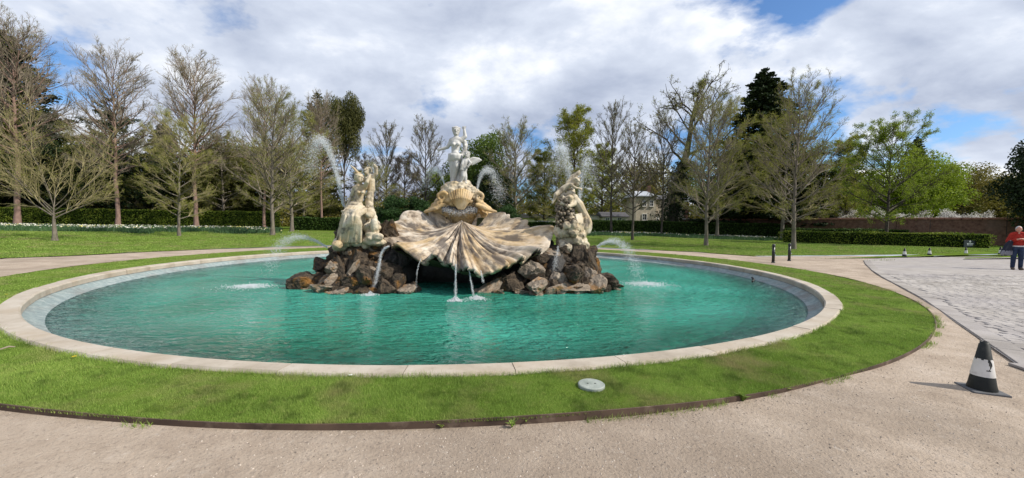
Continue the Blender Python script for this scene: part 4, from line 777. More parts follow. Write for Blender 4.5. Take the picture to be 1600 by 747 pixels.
for a_ in (
 ('lime_a', 'lime_tree', 'tallest bare tree at the left edge with reddish trunk before the hedge', G1, 27, 355, 47, 10, 1.0, .4),
 ('lime_b', 'lime_tree', 'tall bare tree with reddish trunk, second from the left along the hedge', G1, 184, 356, 49, 62, 1.0, 1.9),
 ('lime_a', 'lime_tree', 'tall bare tree with reddish trunk, third from the left along the hedge', G1, 307, 357, 50, 74, 1.0, 3.3),
 ('lime_b', 'lime_tree', 'tall bare tree with thin trunk at the right end of the left hedge', G1, 413, 358, 51, 114, .85, 5.0),
 ('lime_a', 'lime_tree', 'bare tree with pale trunk just left of the left statue and its water jet', G1, 503, 362, 50, 138, .75, 2.2),
 ('spread', 'ornamental_tree', 'low grey tree forking into many spreading stems on the left lawn', G2, 86, 382, 23.1, 150, .95, .3),
 ('young', 'ornamental_tree', 'small budding tree with forked trunk between the reddish trunks on the left lawn', G2, 280, 376, 29.5, 165, .95, 1.0),
 ('young_b', 'ornamental_tree', 'budding tree with greenish crown on the left lawn, second from the left statue', G2, 426, 374, 34, 122, 1.05, 2.0),
 ('young', 'ornamental_tree', 'yellowish budding tree on the left lawn nearest the left statue', G2, 456, 364, 41, 165, 1.25, 4.2),
 ('bare_dark', 'bare_tree', 'slim bare tree right of the right statue, nearest to it', G4, 955, 367, 48, 150, .85, .2),
 ('bare_dark', 'bare_tree', 'spreading bare tree on the lawn in front of the cream house', G2, 988, 380, 36.5, 182, 1.0, 2.5),
 ('bare_dark', 'bare_tree', 'thin pale trunked tree in front of the ivy covered oak', G4, 1033, 368, 47, 165, .75, 4.0),
 ('young_b', 'budding_tree', 'budding tree with dark trunk on the lawn left of the dark conifer', G2, 1103, 386, 31.2, 128, .95, .9),
 ('young', 'budding_tree', 'leaning budding tree close behind the dark trunked one, left of the conifer', G4, 1120, 372, 45, 150, 1.0, 3.0),
 ('young', 'budding_tree', 'olive budding tree right in front of the tall dark conifer', G4, 1222, 376, 45, 165, 1.25, 5.2),
 ('young_b', 'budding_tree', 'large budding tree behind the two black bollards, low limbs on its right', G2, 1240, 391, 28.1, 104, .95, 1.6),
 ('leafing', 'leafing_tree', 'fresh green round topped tree standing between the two clipped hedges', G4, 1383, 388, 34.5, 170, 1.0, .6),
 ('oak', 'oak_tree', 'big twisted bare oak leaning right beside the cream house', G4, 1042, None, 58, 102, .9, 0.0),
 ('fir', 'conifer', 'tall dark pointed conifer right of the twisted oak', G4, 1187, None, 54, 106, 1.55, 1.0),
 ('fir', 'conifer', 'dark conifer rising behind the tallest bare tree at the left edge', G3, 12, None, 60, 45, 1.5, 2.0),
 ('cedar', 'cedar', 'dark cedar behind the second tall bare tree from the left', G3, 176, None, 62, 152, .85, .5),
 ('fir', 'conifer', 'dark conifer between the second and third tall bare trees', G3, 258, None, 64, 190, 1.2, 1.5),
 ('cedar', 'cedar', 'low dark cedar behind the spreading grey tree on the left', G3, 70, None, 58, 165, .9, 2.5),
 ('yew_olive', 'yew', 'olive evergreen behind the hedge right of the third tall bare tree', G3, 345, None, 60, 205, 1.0, 1.5),
 ('yew', 'yew', 'dark evergreen low behind the middle of the left hedge', G3, 215, None, 57, 232, 1.25, .5),
 ('yew', 'yew', 'dark evergreen low behind the far left of the hedge', G3, 118, None, 57, 215, 1.2, 3.5),
 ('yew_olive', 'yew', 'olive evergreen behind the greenish budding trees on the left', G3, 425, None, 63, 215, 1.1, 2.5),
 ('fir_olive', 'pine', 'big olive pine behind the left jet of water', G3, 497, None, 62, 143, .75, .5),
 ('ragged', 'pine', 'slim olive pine with ragged top above the left statue', G3, 538, None, 60, 137, .40, 2.5),
 ('bare_dark', 'bare_tree', 'bare tree above and right of the left statue', G5, 605, None, 62, 184, .9, 1.2),
 ('bare_dark', 'bare_tree', 'bare round headed tree just left of the central statue', G5, 664, None, 60, 178, 1.0, 3.2),
 ('russet', 'russet_tree', 'brown twiggy tree between the left and central statues', G5, 632, None, 64, 232, 1.1, .3),
 ('russet', 'russet_tree', 'brown twiggy tree low behind the left statue', G5, 570, None, 66, 235, 1.0, 4.3),
 ('greenwood', 'green_tree', 'green leafy tree right behind the central statue', G5, 752, None, 62, 200, .9, 1.1),
 ('yew', 'yew', 'dark evergreen low behind the jet right of the central statue', G5, 765, None, 56, 262, 1.0, 2.1),
 ('young_b', 'budding_tree', 'olive twiggy tree midway between the central and right statues', G5, 805, None, 55, 178, 1.15, 4.0),
 ('poplar', 'poplar', 'tall yellow green tree behind the right statue', G5, 895, None, 60, 160, 1.25, 1.0),
 ('poplar', 'poplar', 'yellow green tree left of the right statue', G5, 850, None, 64, 228, 1.6, 2.7),
 ('green', 'green_tree', 'bright green bush tree left of the central statue', G5, 690, None, 66, 262, .9, 1.4),
 ('poplar', 'green_tree', 'yellowish leafy tree right of the large budding tree by the bollards', G4, 1320, None, 48, 205, 1.15, .4),
 ('green', 'green_tree', 'bright green leafy tree seen low through the round topped tree', G4, 1440, None, 52, 240, 1.0, 1.9),
 ('green', 'green_tree', 'bright green leafy tree left of the round topped tree', G4, 1345, None, 56, 262, 1.2, 3.4),
 ('fir', 'conifer', 'small dark conifer tip behind the round topped tree', G4, 1427, None, 62, 212, .8, 0.3),
 ('olive', 'olive_tree', 'olive brown tree at the right, before the dark evergreen at the edge', G4, 1500, None, 56, 252, 1.1, 2.0),
 ('olive', 'olive_tree', 'olive brown tree farther right, beside the dark evergreen', G4, 1550, None, 62, 258, 1.0, 5.0),
 ('greenwood', 'green_tree', 'green tree low behind the blossom above the brick wall', G4, 1480, None, 60, 292, 1.2, 1.0),
 ('yew', 'yew', 'large dark evergreen at the right edge above the standing man', G4, 1645, None, 34, 195, .85, 0.9),
 ('greenwood', 'green_tree', 'green tree between the cream house and the dark conifer', G4, 1130, None, 82, 238, 1.3, 2.2),
 ('greenwood', 'green_tree', 'green tree right of the dark conifer, behind the large budding tree', G4, 1262, None, 58, 225, 1.1, 5.2),
 ('poplar', 'budding_tree', 'yellow green tree between the right statue and the cream house', G5, 940, None, 80, 222, 1.4, 5.2),
 ('olive', 'olive_tree', 'olive tree behind the cream house', G4, 1010, None, 84, 240, 1.0, 3.2),
 ('olive', 'olive_tree', 'olive brown tree behind the conifer and the budding trees', G4, 1175, None, 66, 215, 1.1, .2),
 ('olive', 'olive_tree', 'olive brown tree between the left pines and the olive evergreen', G3, 385, None, 66, 215, 1.2, 4.4),
 ('young', 'budding_tree', 'olive budding tree behind the hedge between the first two tall trunks', G3, 130, None, 56, 190, 1.3, 1.1),
 ('young', 'budding_tree', 'olive budding tree behind the hedge between the second and third tall trunks', G3, 240, None, 57, 205, 1.3, 2.3),
 ('young', 'budding_tree', 'olive budding tree behind the hedge right of the third tall trunk', G3, 350, None, 57, 200, 1.3, 3.7),
 ('young', 'budding_tree', 'olive budding tree low behind the left water jet', G3, 475, None, 58, 215, 1.3, 5.1),
 ('young', 'budding_tree', 'olive budding tree behind the hedge at the far left edge', G3, -5, None, 56, 180, 1.3, .1),
 ('young', 'budding_tree', 'olive budding tree between the left statue and the brown twiggy tree', G5, 590, None, 58, 250, 1.3, .9),
 ('young', 'budding_tree', 'olive budding tree low behind the right statue', G5, 870, None, 56, 245, 1.3, 2.9),
 ('young', 'budding_tree', 'olive budding tree low between the central statue and the right one', G5, 780, None, 60, 258, 1.4, 4.1),
): place(*a_)
for q, (px, Y, top, lb) in enumerate(((615, 40, 303, 'dark glossy laurel bush left of the shell'), (655, 41, 306, 'dark glossy laurel bush behind the left edge of the shell'), (690, 43, 322, 'dark laurel bush hidden behind the crest of the shell'), (590, 44, 330, 'dark laurel bush low beside the left statue'), (790, 46, 318, 'dark laurel bush right of the crest of the shell'))):
    place('laurel', 'laurel_bush', lb, 'laurel bushes behind the fountain', px, None, Y, top, 1.15, q*1.3, 'bush')
BL = ['white blossom tree behind the brick wall, number %s from the left' % n_ for n_ in ('one', 'two', 'three', 'four', 'five', 'six', 'seven', 'eight', 'nine', 'ten')]
for q in range(10): place('blossom', 'blossom_tree', BL[q], 'blossoming trees behind the brick wall', 1185+q*40, None, float(np.interp(1185+q*40, [1112, 1240, 1400, 1500, 1640], [58, 48.5, 41, 38.2, 35]))+3.2, 321-1.5*(q % 3)+q*.8, 1.3, q*1.7)
# ivy on the oak
s_ = np.random.default_rng(5); ox = at(1042, 360, 58)[0]; n_ = 9000; tt_ = s_.random(n_)**.9; zz = tt_*11.5; c = np.stack([ox+.17*.9*(zz**1.15)*1.0+s_.normal(size=n_)*(1.35-.07*zz), 58+s_.normal(size=n_)*(1.2-.06*zz), zz], -1); V, F = leaf_quads(s_, c, .30)
tag(obj('ivy', new_mesh('ivy', V, F, M['conifer_dark'])), 'dark ivy cladding the trunk of the twisted oak', 'ivy')
# a far wood closes the horizon
V, F = [], []; n0 = 0
for q in range(170):
    az = R(-64)+R(128)*q/169+s_.normal()*.006; d_ = s_.uniform(95, 135); x, y = d_*math.sin(az), d_*math.cos(az); h_ = s_.uniform(7, 12); n_ = 900; v = unit(s_.normal(size=(n_, 3)))*s_.random((n_, 1))**.4; c = np.array([x, y, h_*.5])+v*np.array([4.5, 3.5, h_*.52]); a_, b_ = leaf_quads(s_, c, .6); V.append(a_); F.append(b_+n0); n0 += len(a_)
tag(obj('far_wood', new_mesh('far_wood', np.concatenate(V), np.concatenate(F), M['olive_wood'])), 'far wood closing the view behind the park', 'wood', kind='stuff')
# ------------------------------------------------------------------ hedges
def hedge(name, label, pts, h, wd, leaf, dens=260, lsize=.11, zoff=0.0):
    """pts: centre line (x,y); clipped box hedge with a leafy skin"""
    r_ = np.random.default_rng(abs(hash(label)) % 1000 if False else len(label)*7); pts = np.array(pts, float); root = empty(name, (*pts[0], 0)); tag(root, label, 'hedge', 'clipped hedges')
    core = Soup(); C_ = []; o = np.array([*pts[0], 0])
    for a_, b_ in zip(pts[:-1], pts[1:]):
        L = np.linalg.norm(b_-a_); t = (b_-a_)/L; n_ = np.array([-t[1], t[0]]); za, zb = float(gz(*a_))+zoff, float(gz(*b_))+zoff; hw = wd/2-.05
        P = [np.array([*(p+n_*q*hw), z]) for p, zz in ((a_, za), (b_, zb)) for q, z in ((-1, zz-.1), (1, zz-.1), (1, zz+h-.06), (-1, zz+h-.06))]
        core.add(np.array(P), [(0, 1, 2, 3), (7, 6, 5, 4), (0, 4, 5, 1), (1, 5, 6, 2), (2, 6, 7, 3), (3, 7, 4, 0)])
        m_ = int(L*dens*(2*h+wd)); u = r_.random(m_); k_ = r_.random(m_)*(2*h+wd); side = np.where(k_ < h, -1, np.where(k_ < 2*h, 1, 0)); zz = np.where(side != 0, (k_ % h), h); off = np.where(side != 0, side*wd/2, k_-2*h-wd/2)
        c = np.stack([a_[0]+t[0]*u*L+n_[0]*off, a_[1]+t[1]*u*L+n_[1]*off, za+(zb-za)*u+zz], -1)+r_.normal(size=(m_, 3))*.04*(1+.8*np.sin(u*L*1.3))[:, None]; C_.append(c)
        for e_, sg in ((a_, -1), (b_, 1)):
            m2 = int(dens*h*wd); c = np.stack([e_[0]+n_[0]*(r_.random(m2)-.5)*wd, e_[1]+n_[1]*(r_.random(m2)-.5)*wd, (za if sg < 0 else zb)+r_.random(m2)*h], -1)+r_.normal(size=(m2, 3))*.04; C_.append(c)
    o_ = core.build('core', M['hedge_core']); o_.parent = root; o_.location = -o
    V, F = leaf_quads(r_, np.concatenate(C_)-o, lsize); obj('foliage', new_mesh('foliage', V, F, M[leaf]), root)
def dpt(px, Y): p = at(px, 360, Y); return (p[0], Y)
hedge('hedge', 'long clipped leafy hedge behind the tall bare trees on the left', [dpt(-60, 50), dpt(8, 50.5), dpt(150, 52), dpt(300, 53), dpt(432, 53)], 2.35, 1.6, 'hedge_yellow', 150, .17)
hedge('hedge', 'clipped hedge seen between the left trees and the left statue', [dpt(462, 50), dpt(530, 50), dpt(600, 48)], 1.6, 1.4, 'hedge', 150, .17)
hedge('hedge', 'dark clipped hedge in front of the cream house', [dpt(905, 57), dpt(1010, 55.5), dpt(1110, 53), dpt(1225, 48)], 1.9, 1.5, 'hedge', 130, .17)
hedge('hedge', 'clipped hedge running along the foot of the brick wall', [dpt(1228, 45), dpt(1330, 40), dpt(1418, 37.5)], 1.35, 1.2, 'hedge', 160, .14)
hedge('hedge', 'low clipped hedge behind the row of cones, ending beside the sign', [dpt(1226, 38.5), dpt(1330, 35), dpt(1450, 32.5), dpt(1540, 31.0)], 1.08, 1.3, 'hedge_yellow', 220, .12)
hedge('hedge', 'clipped hedge beyond the right end of the shell', [dpt(785, 57), dpt(870, 57.5)], 1.5, 1.4, 'hedge', 130, .17)
# ------------------------------------------------------------------ cream house, outbuildings, brick wall
def block(par, name, mat, px0, px1, pt, pb, Y, depth, z0=None, bev=None):
    a_, b_ = at(px0, pt, Y), at(px1, pt, Y); zb = at((px0+px1)/2, pb, Y)[2] if z0 is None else z0; zt = (a_[2]+b_[2])/2
    s_ = Soup().box(((a_[0]+b_[0])/2, Y+depth/2, (zt+zb)/2), (b_[0]-a_[0], depth, zt-zb)); o = s_.build(name, mat, par); o.location = -np.array(par.location); return o
def gable(par, name, mat, px0, px1, pe, pr, Y, depth, over=.3, hip=0.0):
    a_, b_ = at(px0, pe, Y), at(px1, pe, Y); ze = (a_[2]+b_[2])/2; zr = at((px0+px1)/2, pr, Y)[2]; x0, x1, y0, y1 = a_[0]-over, b_[0]+over, Y-over, Y+depth+over; ym = Y+depth/2; h_ = hip*(x1-x0)
    V = [(x0, y0, ze), (x1, y0, ze), (x1, y1, ze), (x0, y1, ze), (x0+h_, ym, zr), (x1-h_, ym, zr)]; V += [(v[0], v[1], v[2]-.15) for v in V[:4]]
    o = obj(name, new_mesh(name, V, [np.array([(0, 1, 5, 4), (2, 3, 4, 5), (6, 9, 8, 7), (0, 6, 7, 1), (1, 7, 8, 2), (2, 8, 9, 3), (3, 9, 6, 0)]), np.array([(1, 2, 5), (3, 0, 4)])], mat), par); o.location = -np.array(par.location); return o
def window(par, px, py, wpx, hpx, Y, nx=2, ny=2):
    a_, b_ = at(px-wpx/2, py, Y), at(px+wpx/2, py, Y); zt, zb = at(px, py-hpx/2, Y)[2], at(px, py+hpx/2, Y)[2]; cx, cz, W_, H_ = (a_[0]+b_[0])/2, (zt+zb)/2, b_[0]-a_[0], zt-zb
    s_ = Soup(); f = .09
    for x in (-1, 1): s_.box((cx+x*(W_/2-f/2), Y-.05, cz), (f, .12, H_))
    for z in (-1, 1): s_.box((cx, Y-.051, cz+z*(H_/2-f/2)), (W_-2*f-.004, .12, f))
    for q in range(1, nx): s_.box((cx-W_/2+W_*q/nx, Y-.045, cz), (.05, .08, H_-2*f-.004))
    for q in range(1, ny): s_.box((cx, Y-.047, cz-H_/2+H_*q/ny), (W_-2*f-.004, .07, .05))
    w_ = s_.build('window', M['white_paint'], par); w_.location = -np.array(par.location)
    for ix in range(nx):
        for iz in range(ny):
            o = Soup().box((cx-W_/2+W_*(ix+.5)/nx, Y-.02, cz-H_/2+H_*(iz+.5)/ny), (W_/nx-.06, .03, H_/ny-.06)).build('pane', M['glass'], w_)
    o = Soup().box((cx, Y-.08, cz-H_/2-.06), (W_+.2, .2, .08)).build('sill', M['render_white'], w_)
def org(px, Y): x = at(px, 360, Y)[0]; return (x, Y, float(gz(x, Y))-.2)
Yh = 72; hs = empty('house', org(1010, Yh)); tag(hs, 'cream rendered house with pale roof behind the dark hedge', 'house'); zb = hs.location[2]
block(hs, 'wall', M['render_cream'], 994, 1026, 306, 360, Yh, 7, zb); gable(hs, 'roof', M['lead'], 994, 1026, 306, 296, Yh, 7, .4, .25)
block(hs, 'wall', M['render_cream'], 1026.2, 1070, 311, 360, Yh+1.2, 7, zb); gable(hs, 'roof', M['slate'], 1026, 1071, 311, 303, Yh+1.2, 7, .3, .2)
block(hs, 'chimney', M['brick'], 1071, 1076, 318, 360, Yh+.6, 1.2, zb); block(hs, 'chimney', M['brick'], 1012, 1017, 290, 300, Yh+3.2, .9)
for px, py, wp, hp in ((1007, 339, 7, 10), (1007, 318, 6, 9), (1018, 318, 6, 9)): window(hs, px, py, wp, hp, Yh)
for px, py in ((1051, 341), (1051, 322), (1062, 322)): window(hs, px, py, 7, 8, Yh+1.2)
block(hs, 'door', M['white_paint'], 1025.6, 1030, 338, 352, Yh+1.1, .2)
cb = empty('cottage', org(960, 66)); tag(cb, 'low white cottage with dark slate roof left of the cream house', 'cottage'); zc_ = cb.location[2]
block(cb, 'wall', M['render_white'], 943, 980, 338, 360, 66, 5, zc_); gable(cb, 'roof', M['slate'], 943, 980, 338, 330.5, 66, 5, .35)
for px in (949, 968): window(cb, px, 342.5, 7, 6, 66, 2, 1)
sh = empty('shed', org(930, 68)); tag(sh, 'flat roofed pale shed left of the low white cottage', 'shed'); block(sh, 'wall', M['render_white'], 924, 941, 337, 360, 68, 4, sh.location[2]); block(sh, 'roof', M['slate'], 923, 942, 335.3, 336.9, 67.8, 4.5)
lb_ = empty('garage_block', org(850, 78)); tag(lb_, 'long low building with grey roof between the shell and the right statue', 'building'); block(lb_, 'wall', M['render_white'], 812, 868, 341, 362, 78, 5, lb_.location[2]); block(lb_, 'roof', M['slate'], 810, 870, 335, 340.8, 77.6, 6)
for px, py, Y, c_, lb in ((938, 346.5, 60, M['white_paint'], 'white car half hidden behind the dark hedge by the cottage'), (1092, 349.5, 58, M['white_paint'], 'white car half hidden behind the dark hedge by the low brick wall'), (846, 347.0, 61, M['white_paint'], 'white car half hidden behind the hedge left of the right statue')):
    x = at(px, py, Y)[0]; z0 = float(gz(x, Y)); car = empty('parked_car', (x, Y, z0)); tag(car, lb, 'car', 'cars parked behind the hedge'); zt = at(px, py-2, Y)[2]-z0
    zt = max(zt, 1.45)
    pr = [(-2.1, .35), (-2.1, .75), (-1.95, .9), (-1.2, .98), (-.65, zt-.04), (-.2, zt), (.8, zt), (1.3, zt-.08), (1.85, .98), (2.1, .9), (2.12, .35)]
    V = [(p[0], sgn*(.85 if p[1] < 1.0 else .66), p[1]) for sgn in (-1, 1) for p in pr]; n_ = len(pr); F4 = np.array([(i_, (i_+1) % n_, n_+(i_+1) % n_, n_+i_) for i_ in range(n_)]); o = obj('body', new_mesh('body', V, [F4, np.array([tuple(range(n_))[::-1]]), np.array([tuple(range(n_, 2*n_))])], c_), car)
    Soup().box((.25, 0, zt-.24), (1.5, 1.40, .28)).build('window', M['glass'], car)
    for wx in (-1.3, 1.3):
        for wy in (-.78, .78):
            wh = Soup().tube([(wx, wy-.1, .32), (wx, wy+.1, .32)], .32, 16).build('wheel', M['rubber'], car)
# garden wall of brick with tiled coping
wl = empty('garden_wall', (*dpt(1330, 43), 0)); tag(wl, 'long old red brick garden wall behind the clipped hedges', 'wall')
wp = np.array([dpt(1112, 58), dpt(1240, 48.5), dpt(1400, 41), dpt(1500, 38.2), dpt(1640, 35.0)]); wo = np.array([*dpt(1330, 43), 0])
for a_, b_ in zip(wp[:-1], wp[1:]):
    L = np.linalg.norm(b_-a_); t = (b_-a_)/L; rz = math.atan2(t[1], t[0]); c = (a_+b_)/2; zz = float(gz(*c)); hgt = 2.62-.16*(c[0] > 30)
    o = Soup().box((c[0], c[1], zz+hgt/2), (L+.02, .45, hgt), rz).build('brick_face', M['brick'], wl); o.location = -wo
    k_ = int(L/1.1)
    for q in range(k_):
        p = a_+(b_-a_)*(q+.5)/k_; Soup().box((0, 0, 0), (L/k_-.02, .62, .22), 0).build('coping_tile', M['brick_coping'], wl, bevel=.05).matrix_local = Matrix.Translation(Vector((p[0]-wo[0], p[1]-wo[1], zz+hgt+.11))) @ Matrix.Rotation(rz, 4, 'Z')
    for q in range(int(L/3.2)):
        p = a_+(b_-a_)*(q+.5)/max(1, int(L/3.2)); Soup().tube([(p[0]-wo[0]-.0, p[1]-wo[1]-.28, zz+.9), (p[0]-wo[0], p[1]-wo[1]-.28, zz+hgt+.5)], .022, 6).build('wire_post', M['iron'], wl)
for nm, x0, x1, pt, Y, lb in (('brick_pier', 1107, 1117, 334.5, 62, 'square red brick gate pier right of the cream house'), ('brick_pier', 1153, 1164, 335.5, 60, 'square red brick gate pier left of the dark conifer trunk')):
    e_ = empty(nm, org((x0+x1)/2, Y)); tag(e_, lb, 'pier', 'brick gate piers'); block(e_, 'shaft', M['brick'], x0, x1, pt, 360, Y, 1.0, e_.location[2]); block(e_, 'cap', M['brick_coping'], x0-1, x1+1, pt-1.2, pt-.05, Y-.1, 1.2)
e_ = empty('low_wall', org(1085, 63)); tag(e_, 'low red brick wall with pale coping beside the cream house', 'wall'); block(e_, 'brick_face', M['brick'], 1066, 1102, 343, 360, 63, .4, e_.location[2]); block(e_, 'coping', M['lead'], 1065, 1103, 341.8, 342.9, 62.9, .6)
# ------------------------------------------------------------------ cones, bollards, sign, cover
def cone(loc, H_, rz, label, torn=False, tilt=0.0):
    e_ = empty('traffic_cone', loc, rz); e_.rotation_euler.x = tilt; tag(e_, label, 'traffic cone', 'traffic cones'); s_ = H_/.5
    Soup().box((0, 0, .016*s_), (.27*s_, .27*s_, .03*s_)).build('base', M['rubber_grey'], e_, bevel=.008*s_)
    prof = [(.104, .030), (.103, .05), (.096, .075), (.037, .475), (.032, .478), (.031, .50), (.025, .50), (.022, .49)]; k_ = 32
    V = [(r_*s_*math.cos(6.2832*j/k_), r_*s_*math.sin(6.2832*j/k_), z*s_) for r_, z in prof for j in range(k_)]
    F = [(i_*k_+j, i_*k_+(j+1) % k_, (i_+1)*k_+(j+1) % k_, (i_+1)*k_+j) for i_ in range(len(prof)-1) for j in range(k_)]
    obj('body', new_mesh('body', V, np.array(F), M['rubber'], True), e_)
    R_ = lambda z: .096+(.037-.096)*(z-.075)/.4+.0022
    zs = np.linspace(.165, .335, 18); k2 = 72; V = [(R_(z)*s_*math.cos(6.2832*j/k2), R_(z)*s_*math.sin(6.2832*j/k2), z*s_) for z in zs for j in range(k2)]; F = []
    for i_ in range(17):
        z = zs[i_]
        for j in range(k2):
            a_ = j/k2*360
            if torn:
                f = (z-.165)/.17; ctr = 252-rz*57.3-8*math.sin(f*7); wdt = 7+16*max(0, f-.75)*4*.5+(16 if .30 < f < .42 else 0)*(.42-f)*8+5*math.sin(f*11)
                if f > .3 and abs((a_-ctr+180) % 360-180) < wdt: continue
                if f > .93 and (j % 9) < 3: continue
            F.append((i_*k2+j, i_*k2+(j+1) % k2, (i_+1)*k2+(j+1) % k2, (i_+1)*k2+j))
    obj('reflective_sleeve', new_mesh('reflective_sleeve', V, np.array(F), M['cone_white'], True), e_)
    return e_
p = gnd(1534, 611, -.04); cone((p[0], p[1], -.045), .49, R(-20), 'black traffic cone with torn white band on the gravel in the right foreground', True)
for px, py, h_, lb in ((1413, 402, .46, 'leftmost of the small black and white cones along the far drive edge'), (1452, 400.5, .46, 'second small black and white cone from the left along the far drive edge'), (1509, 399.5, .46, 'small cone with a broad white band in front of the dark sign'), (1563, 400, .52, 'mostly black cone right of the hedge end, beside the man')):
    p = gnd(px, py, -.01); cone((p[0], p[1], -.018), h_*1.15, px*.7, lb)
for px, py, lb in ((1208, 411, 'left one of the two black bollards on the path'), (1233, 408, 'right one of the two black bollards on the path')):
    p = gnd(px, py, -.05); e_ = empty('bollard', (p[0], p[1], -.05)); tag(e_, lb, 'bollard', 'black bollards')
    Soup().tube([(0, 0, 0), (0, 0, .02), (0, 0, .06), (0, 0, .07)], [.085, .085, .07, .062], 18).build('foot', M['iron'], e_, True)
    Soup().tube([(0, 0, .06), (0, 0, .76)], [.062, .058], 18).build('post', M['iron'], e_, True)
    Soup().tube([(0, 0, .75), (0, 0, .765), (0, 0, .78), (0, 0, .84), (0, 0, .87), (0, 0, .88)], [.062, .075, .066, .066, .05, .02], 18).build('cap', M['iron'], e_, True)
    Soup().tube([(0, 0, .50), (0, 0, .545)], [.067, .067], 18).build('ring', M['iron'], e_, True)
    Soup().box((.055, -.045, .38), (.03, .03, .05)).build('chain_lug', M['lead'], e_)
e_ = empty('sign_board', gnd(1515, 392, 0)); tag(e_, 'dark slate sign board on short posts before the end of the low hedge', 'sign'); Ys = e_.location[1]
a_, b_ = at(1506, 375.3, Ys), at(1524.5, 386.5, Ys); W_, H_ = b_[0]-a_[0], a_[2]-b_[2]; cx, cz = (a_[0]+b_[0])/2-e_.location[0], (a_[2]+b_[2])/2
Soup().box((cx, 0, cz), (W_, .05, H_)).build('panel', M['sign_slate'], e_, bevel=.008)
for q in (-1, 1): Soup().box((cx+q*W_*.36, .05, cz/2), (.07, .05, cz+.2)).build('post', M['sign_slate'], e_)
s_ = Soup()
for q in range(5): s_.box((cx+(q-2)*.105, -.028, cz-.01), (.07, .006, .11)); 
s_.box((cx, -.028, cz-.13), (.5, .006, .02)); 
for q in range(5): s_.ball((cx+.05*math.cos(q*1.256), -.027, cz+.17+.05*math.sin(q*1.256)), (.035, .004, .03), n=(6, 8))
s_.build('lettering', M['white_paint'], e_)
p = gnd(924, 602, .012); s_ = Soup().tube([(0, 0, -.02), (0, 0, .012), (0, 0, .018)], [.125, .125, .117], 40); mc = s_.build('manhole_cover', M['cover']); mc.location = (p[0], p[1], .012); tag(mc, 'small round pale green cover set in the near grass', 'manhole cover')
for q in (-1, 1): Soup().tube([(q*.035, 0, .010), (q*.035, 0, .0195)], .009, 10).build('lifting_hole', M['rubber'], mc)
# pipes lying on the lining, drain outlet
a_ = gnd(78, 458, -.17); b_ = gnd(104, 462, -.23); o = Soup().chain([a_+np.array([0, 0, .01]), (a_+b_)/2+np.array([0, 0, .03]), b_], [.02, .045, .03]).build('pump_hose', M['rubber']); tag(o, 'dark hose lying on the sloping pool lining at the left', 'hose')
a_ = gnd(1178, 437, -.15); Soup(); o = Soup().tube([a_+np.array([.02, .12, .05]), a_, a_+np.array([-.10, -.08, -.06])], [.035, .035, .03], 14).build('overflow_pipe', M['rubber']); tag(o, 'dark overflow pipe in the pool lining at the right', 'pipe')
a_, b_ = gnd(0, 546, .03), gnd(24, 542, .035); o = Soup().tube([a_, (a_+b_)/2+np.array([0, .01, .015]), b_], [.008, .010, .005], 7).build('stick', M['twig']); tag(o, 'thin pale stick lying in the grass at the left edge', 'stick')
# ------------------------------------------------------------------ standing man
def person(loc, rz):
    e_ = empty('person', loc, rz); tag(e_, 'man in a red jumper and jeans looking down at his hands on the paved drive', 'person')
    V3 = lambda *a: np.array(a, float)       # faces -Y, right-handed; 1.76 m tall
    s_ = Soup(); head(s_, V3(0, -.05, 1.63), .112, (0, -.9, -.42), hair=False); s_.bone(V3(0, 0, 1.55), V3(0, .01, 1.46), .055, .065)
    for q in (-1, 1): s_.ball(V3(q*.085, -.03, 1.62), (.018, .03, .035))
    s_.chain([V3(-.17, 0, 1.42), V3(0, 0, 1.45), V3(.17, 0, 1.42)], [.075, .09, .075]); s_.ball(V3(0, 0, 1.28), (.19, .125, .2)); s_.ball(V3(0, -.02, 1.08), (.18, .14, .17)); s_.ball(V3(0, 0, .95), (.175, .12, .12))
    wr = {}
    for q in (-1, 1):
        s_.chain([V3(q*.2, 0, 1.40), V3(q*.30, -.02, 1.16), V3(q*.10, -.27, 1.22)], [.062, .05, .036]); hand(s_, V3(q*.10, -.27, 1.22), V3(q*-.03, -.34, 1.27), .036, .1, (0, .3, -1))
        s_.chain([V3(q*.095, 0, .9), V3(q*.11, -.01, .5), V3(q*.115, .02, .1)], [.10, .065, .045]); s_.bone(V3(q*.115, .03, .045), V3(q*.13, -.16, .035), .045, .035)
    s_.build('body', M['skin'], e_, voxel=.011, relax=2)
    s_ = Soup(); s_.chain([V3(-.18, 0, 1.42), V3(0, .01, 1.46), V3(.18, 0, 1.42)], [.088, .095, .088]); s_.ball(V3(0, 0, 1.28), (.215, .15, .2)); s_.ball(V3(0, -.02, 1.1), (.215, .175, .2)); s_.loft([(V3(0, 0, .97), .205, .155), (V3(0, -.01, 1.05), .215, .17)], 24)
    for q in (-1, 1): s_.chain([V3(q*.2, 0, 1.40), V3(q*.315, -.02, 1.15), V3(q*.13, -.24, 1.205)], [.08, .072, .052])
    s_.build('jumper', M['wool_red'], e_, voxel=.014, relax=2)
    Soup().loft([(V3(0, 0, .925), .198, .148), (V3(0, 0, .99), .20, .15)], 24).build('shirt_hem', M['shirt'], e_, True)
    s_ = Soup(); s_.ball(V3(0, 0, .92), (.195, .14, .11))
    for q in (-1, 1): s_.chain([V3(q*.095, 0, .88), V3(q*.112, -.02, .5), V3(q*.118, .015, .10)], [.118, .088, .072])
    s_.build('jeans', M['denim'], e_, voxel=.014, relax=2)
    s_ = Soup(); s_.ball(V3(0, -.015, 1.665), (.098, .112, .095)); s_.ball(V3(0, .03, 1.63), (.095, .085, .09)); s_.build('hair', M['hair'], e_, voxel=.012, relax=2)
    for q in (-1, 1): Soup().bone(V3(q*.115, .045, .05), V3(q*.132, -.17, .042), .055, .045).build('shoe', M['shoe'], e_, True)
    return e_
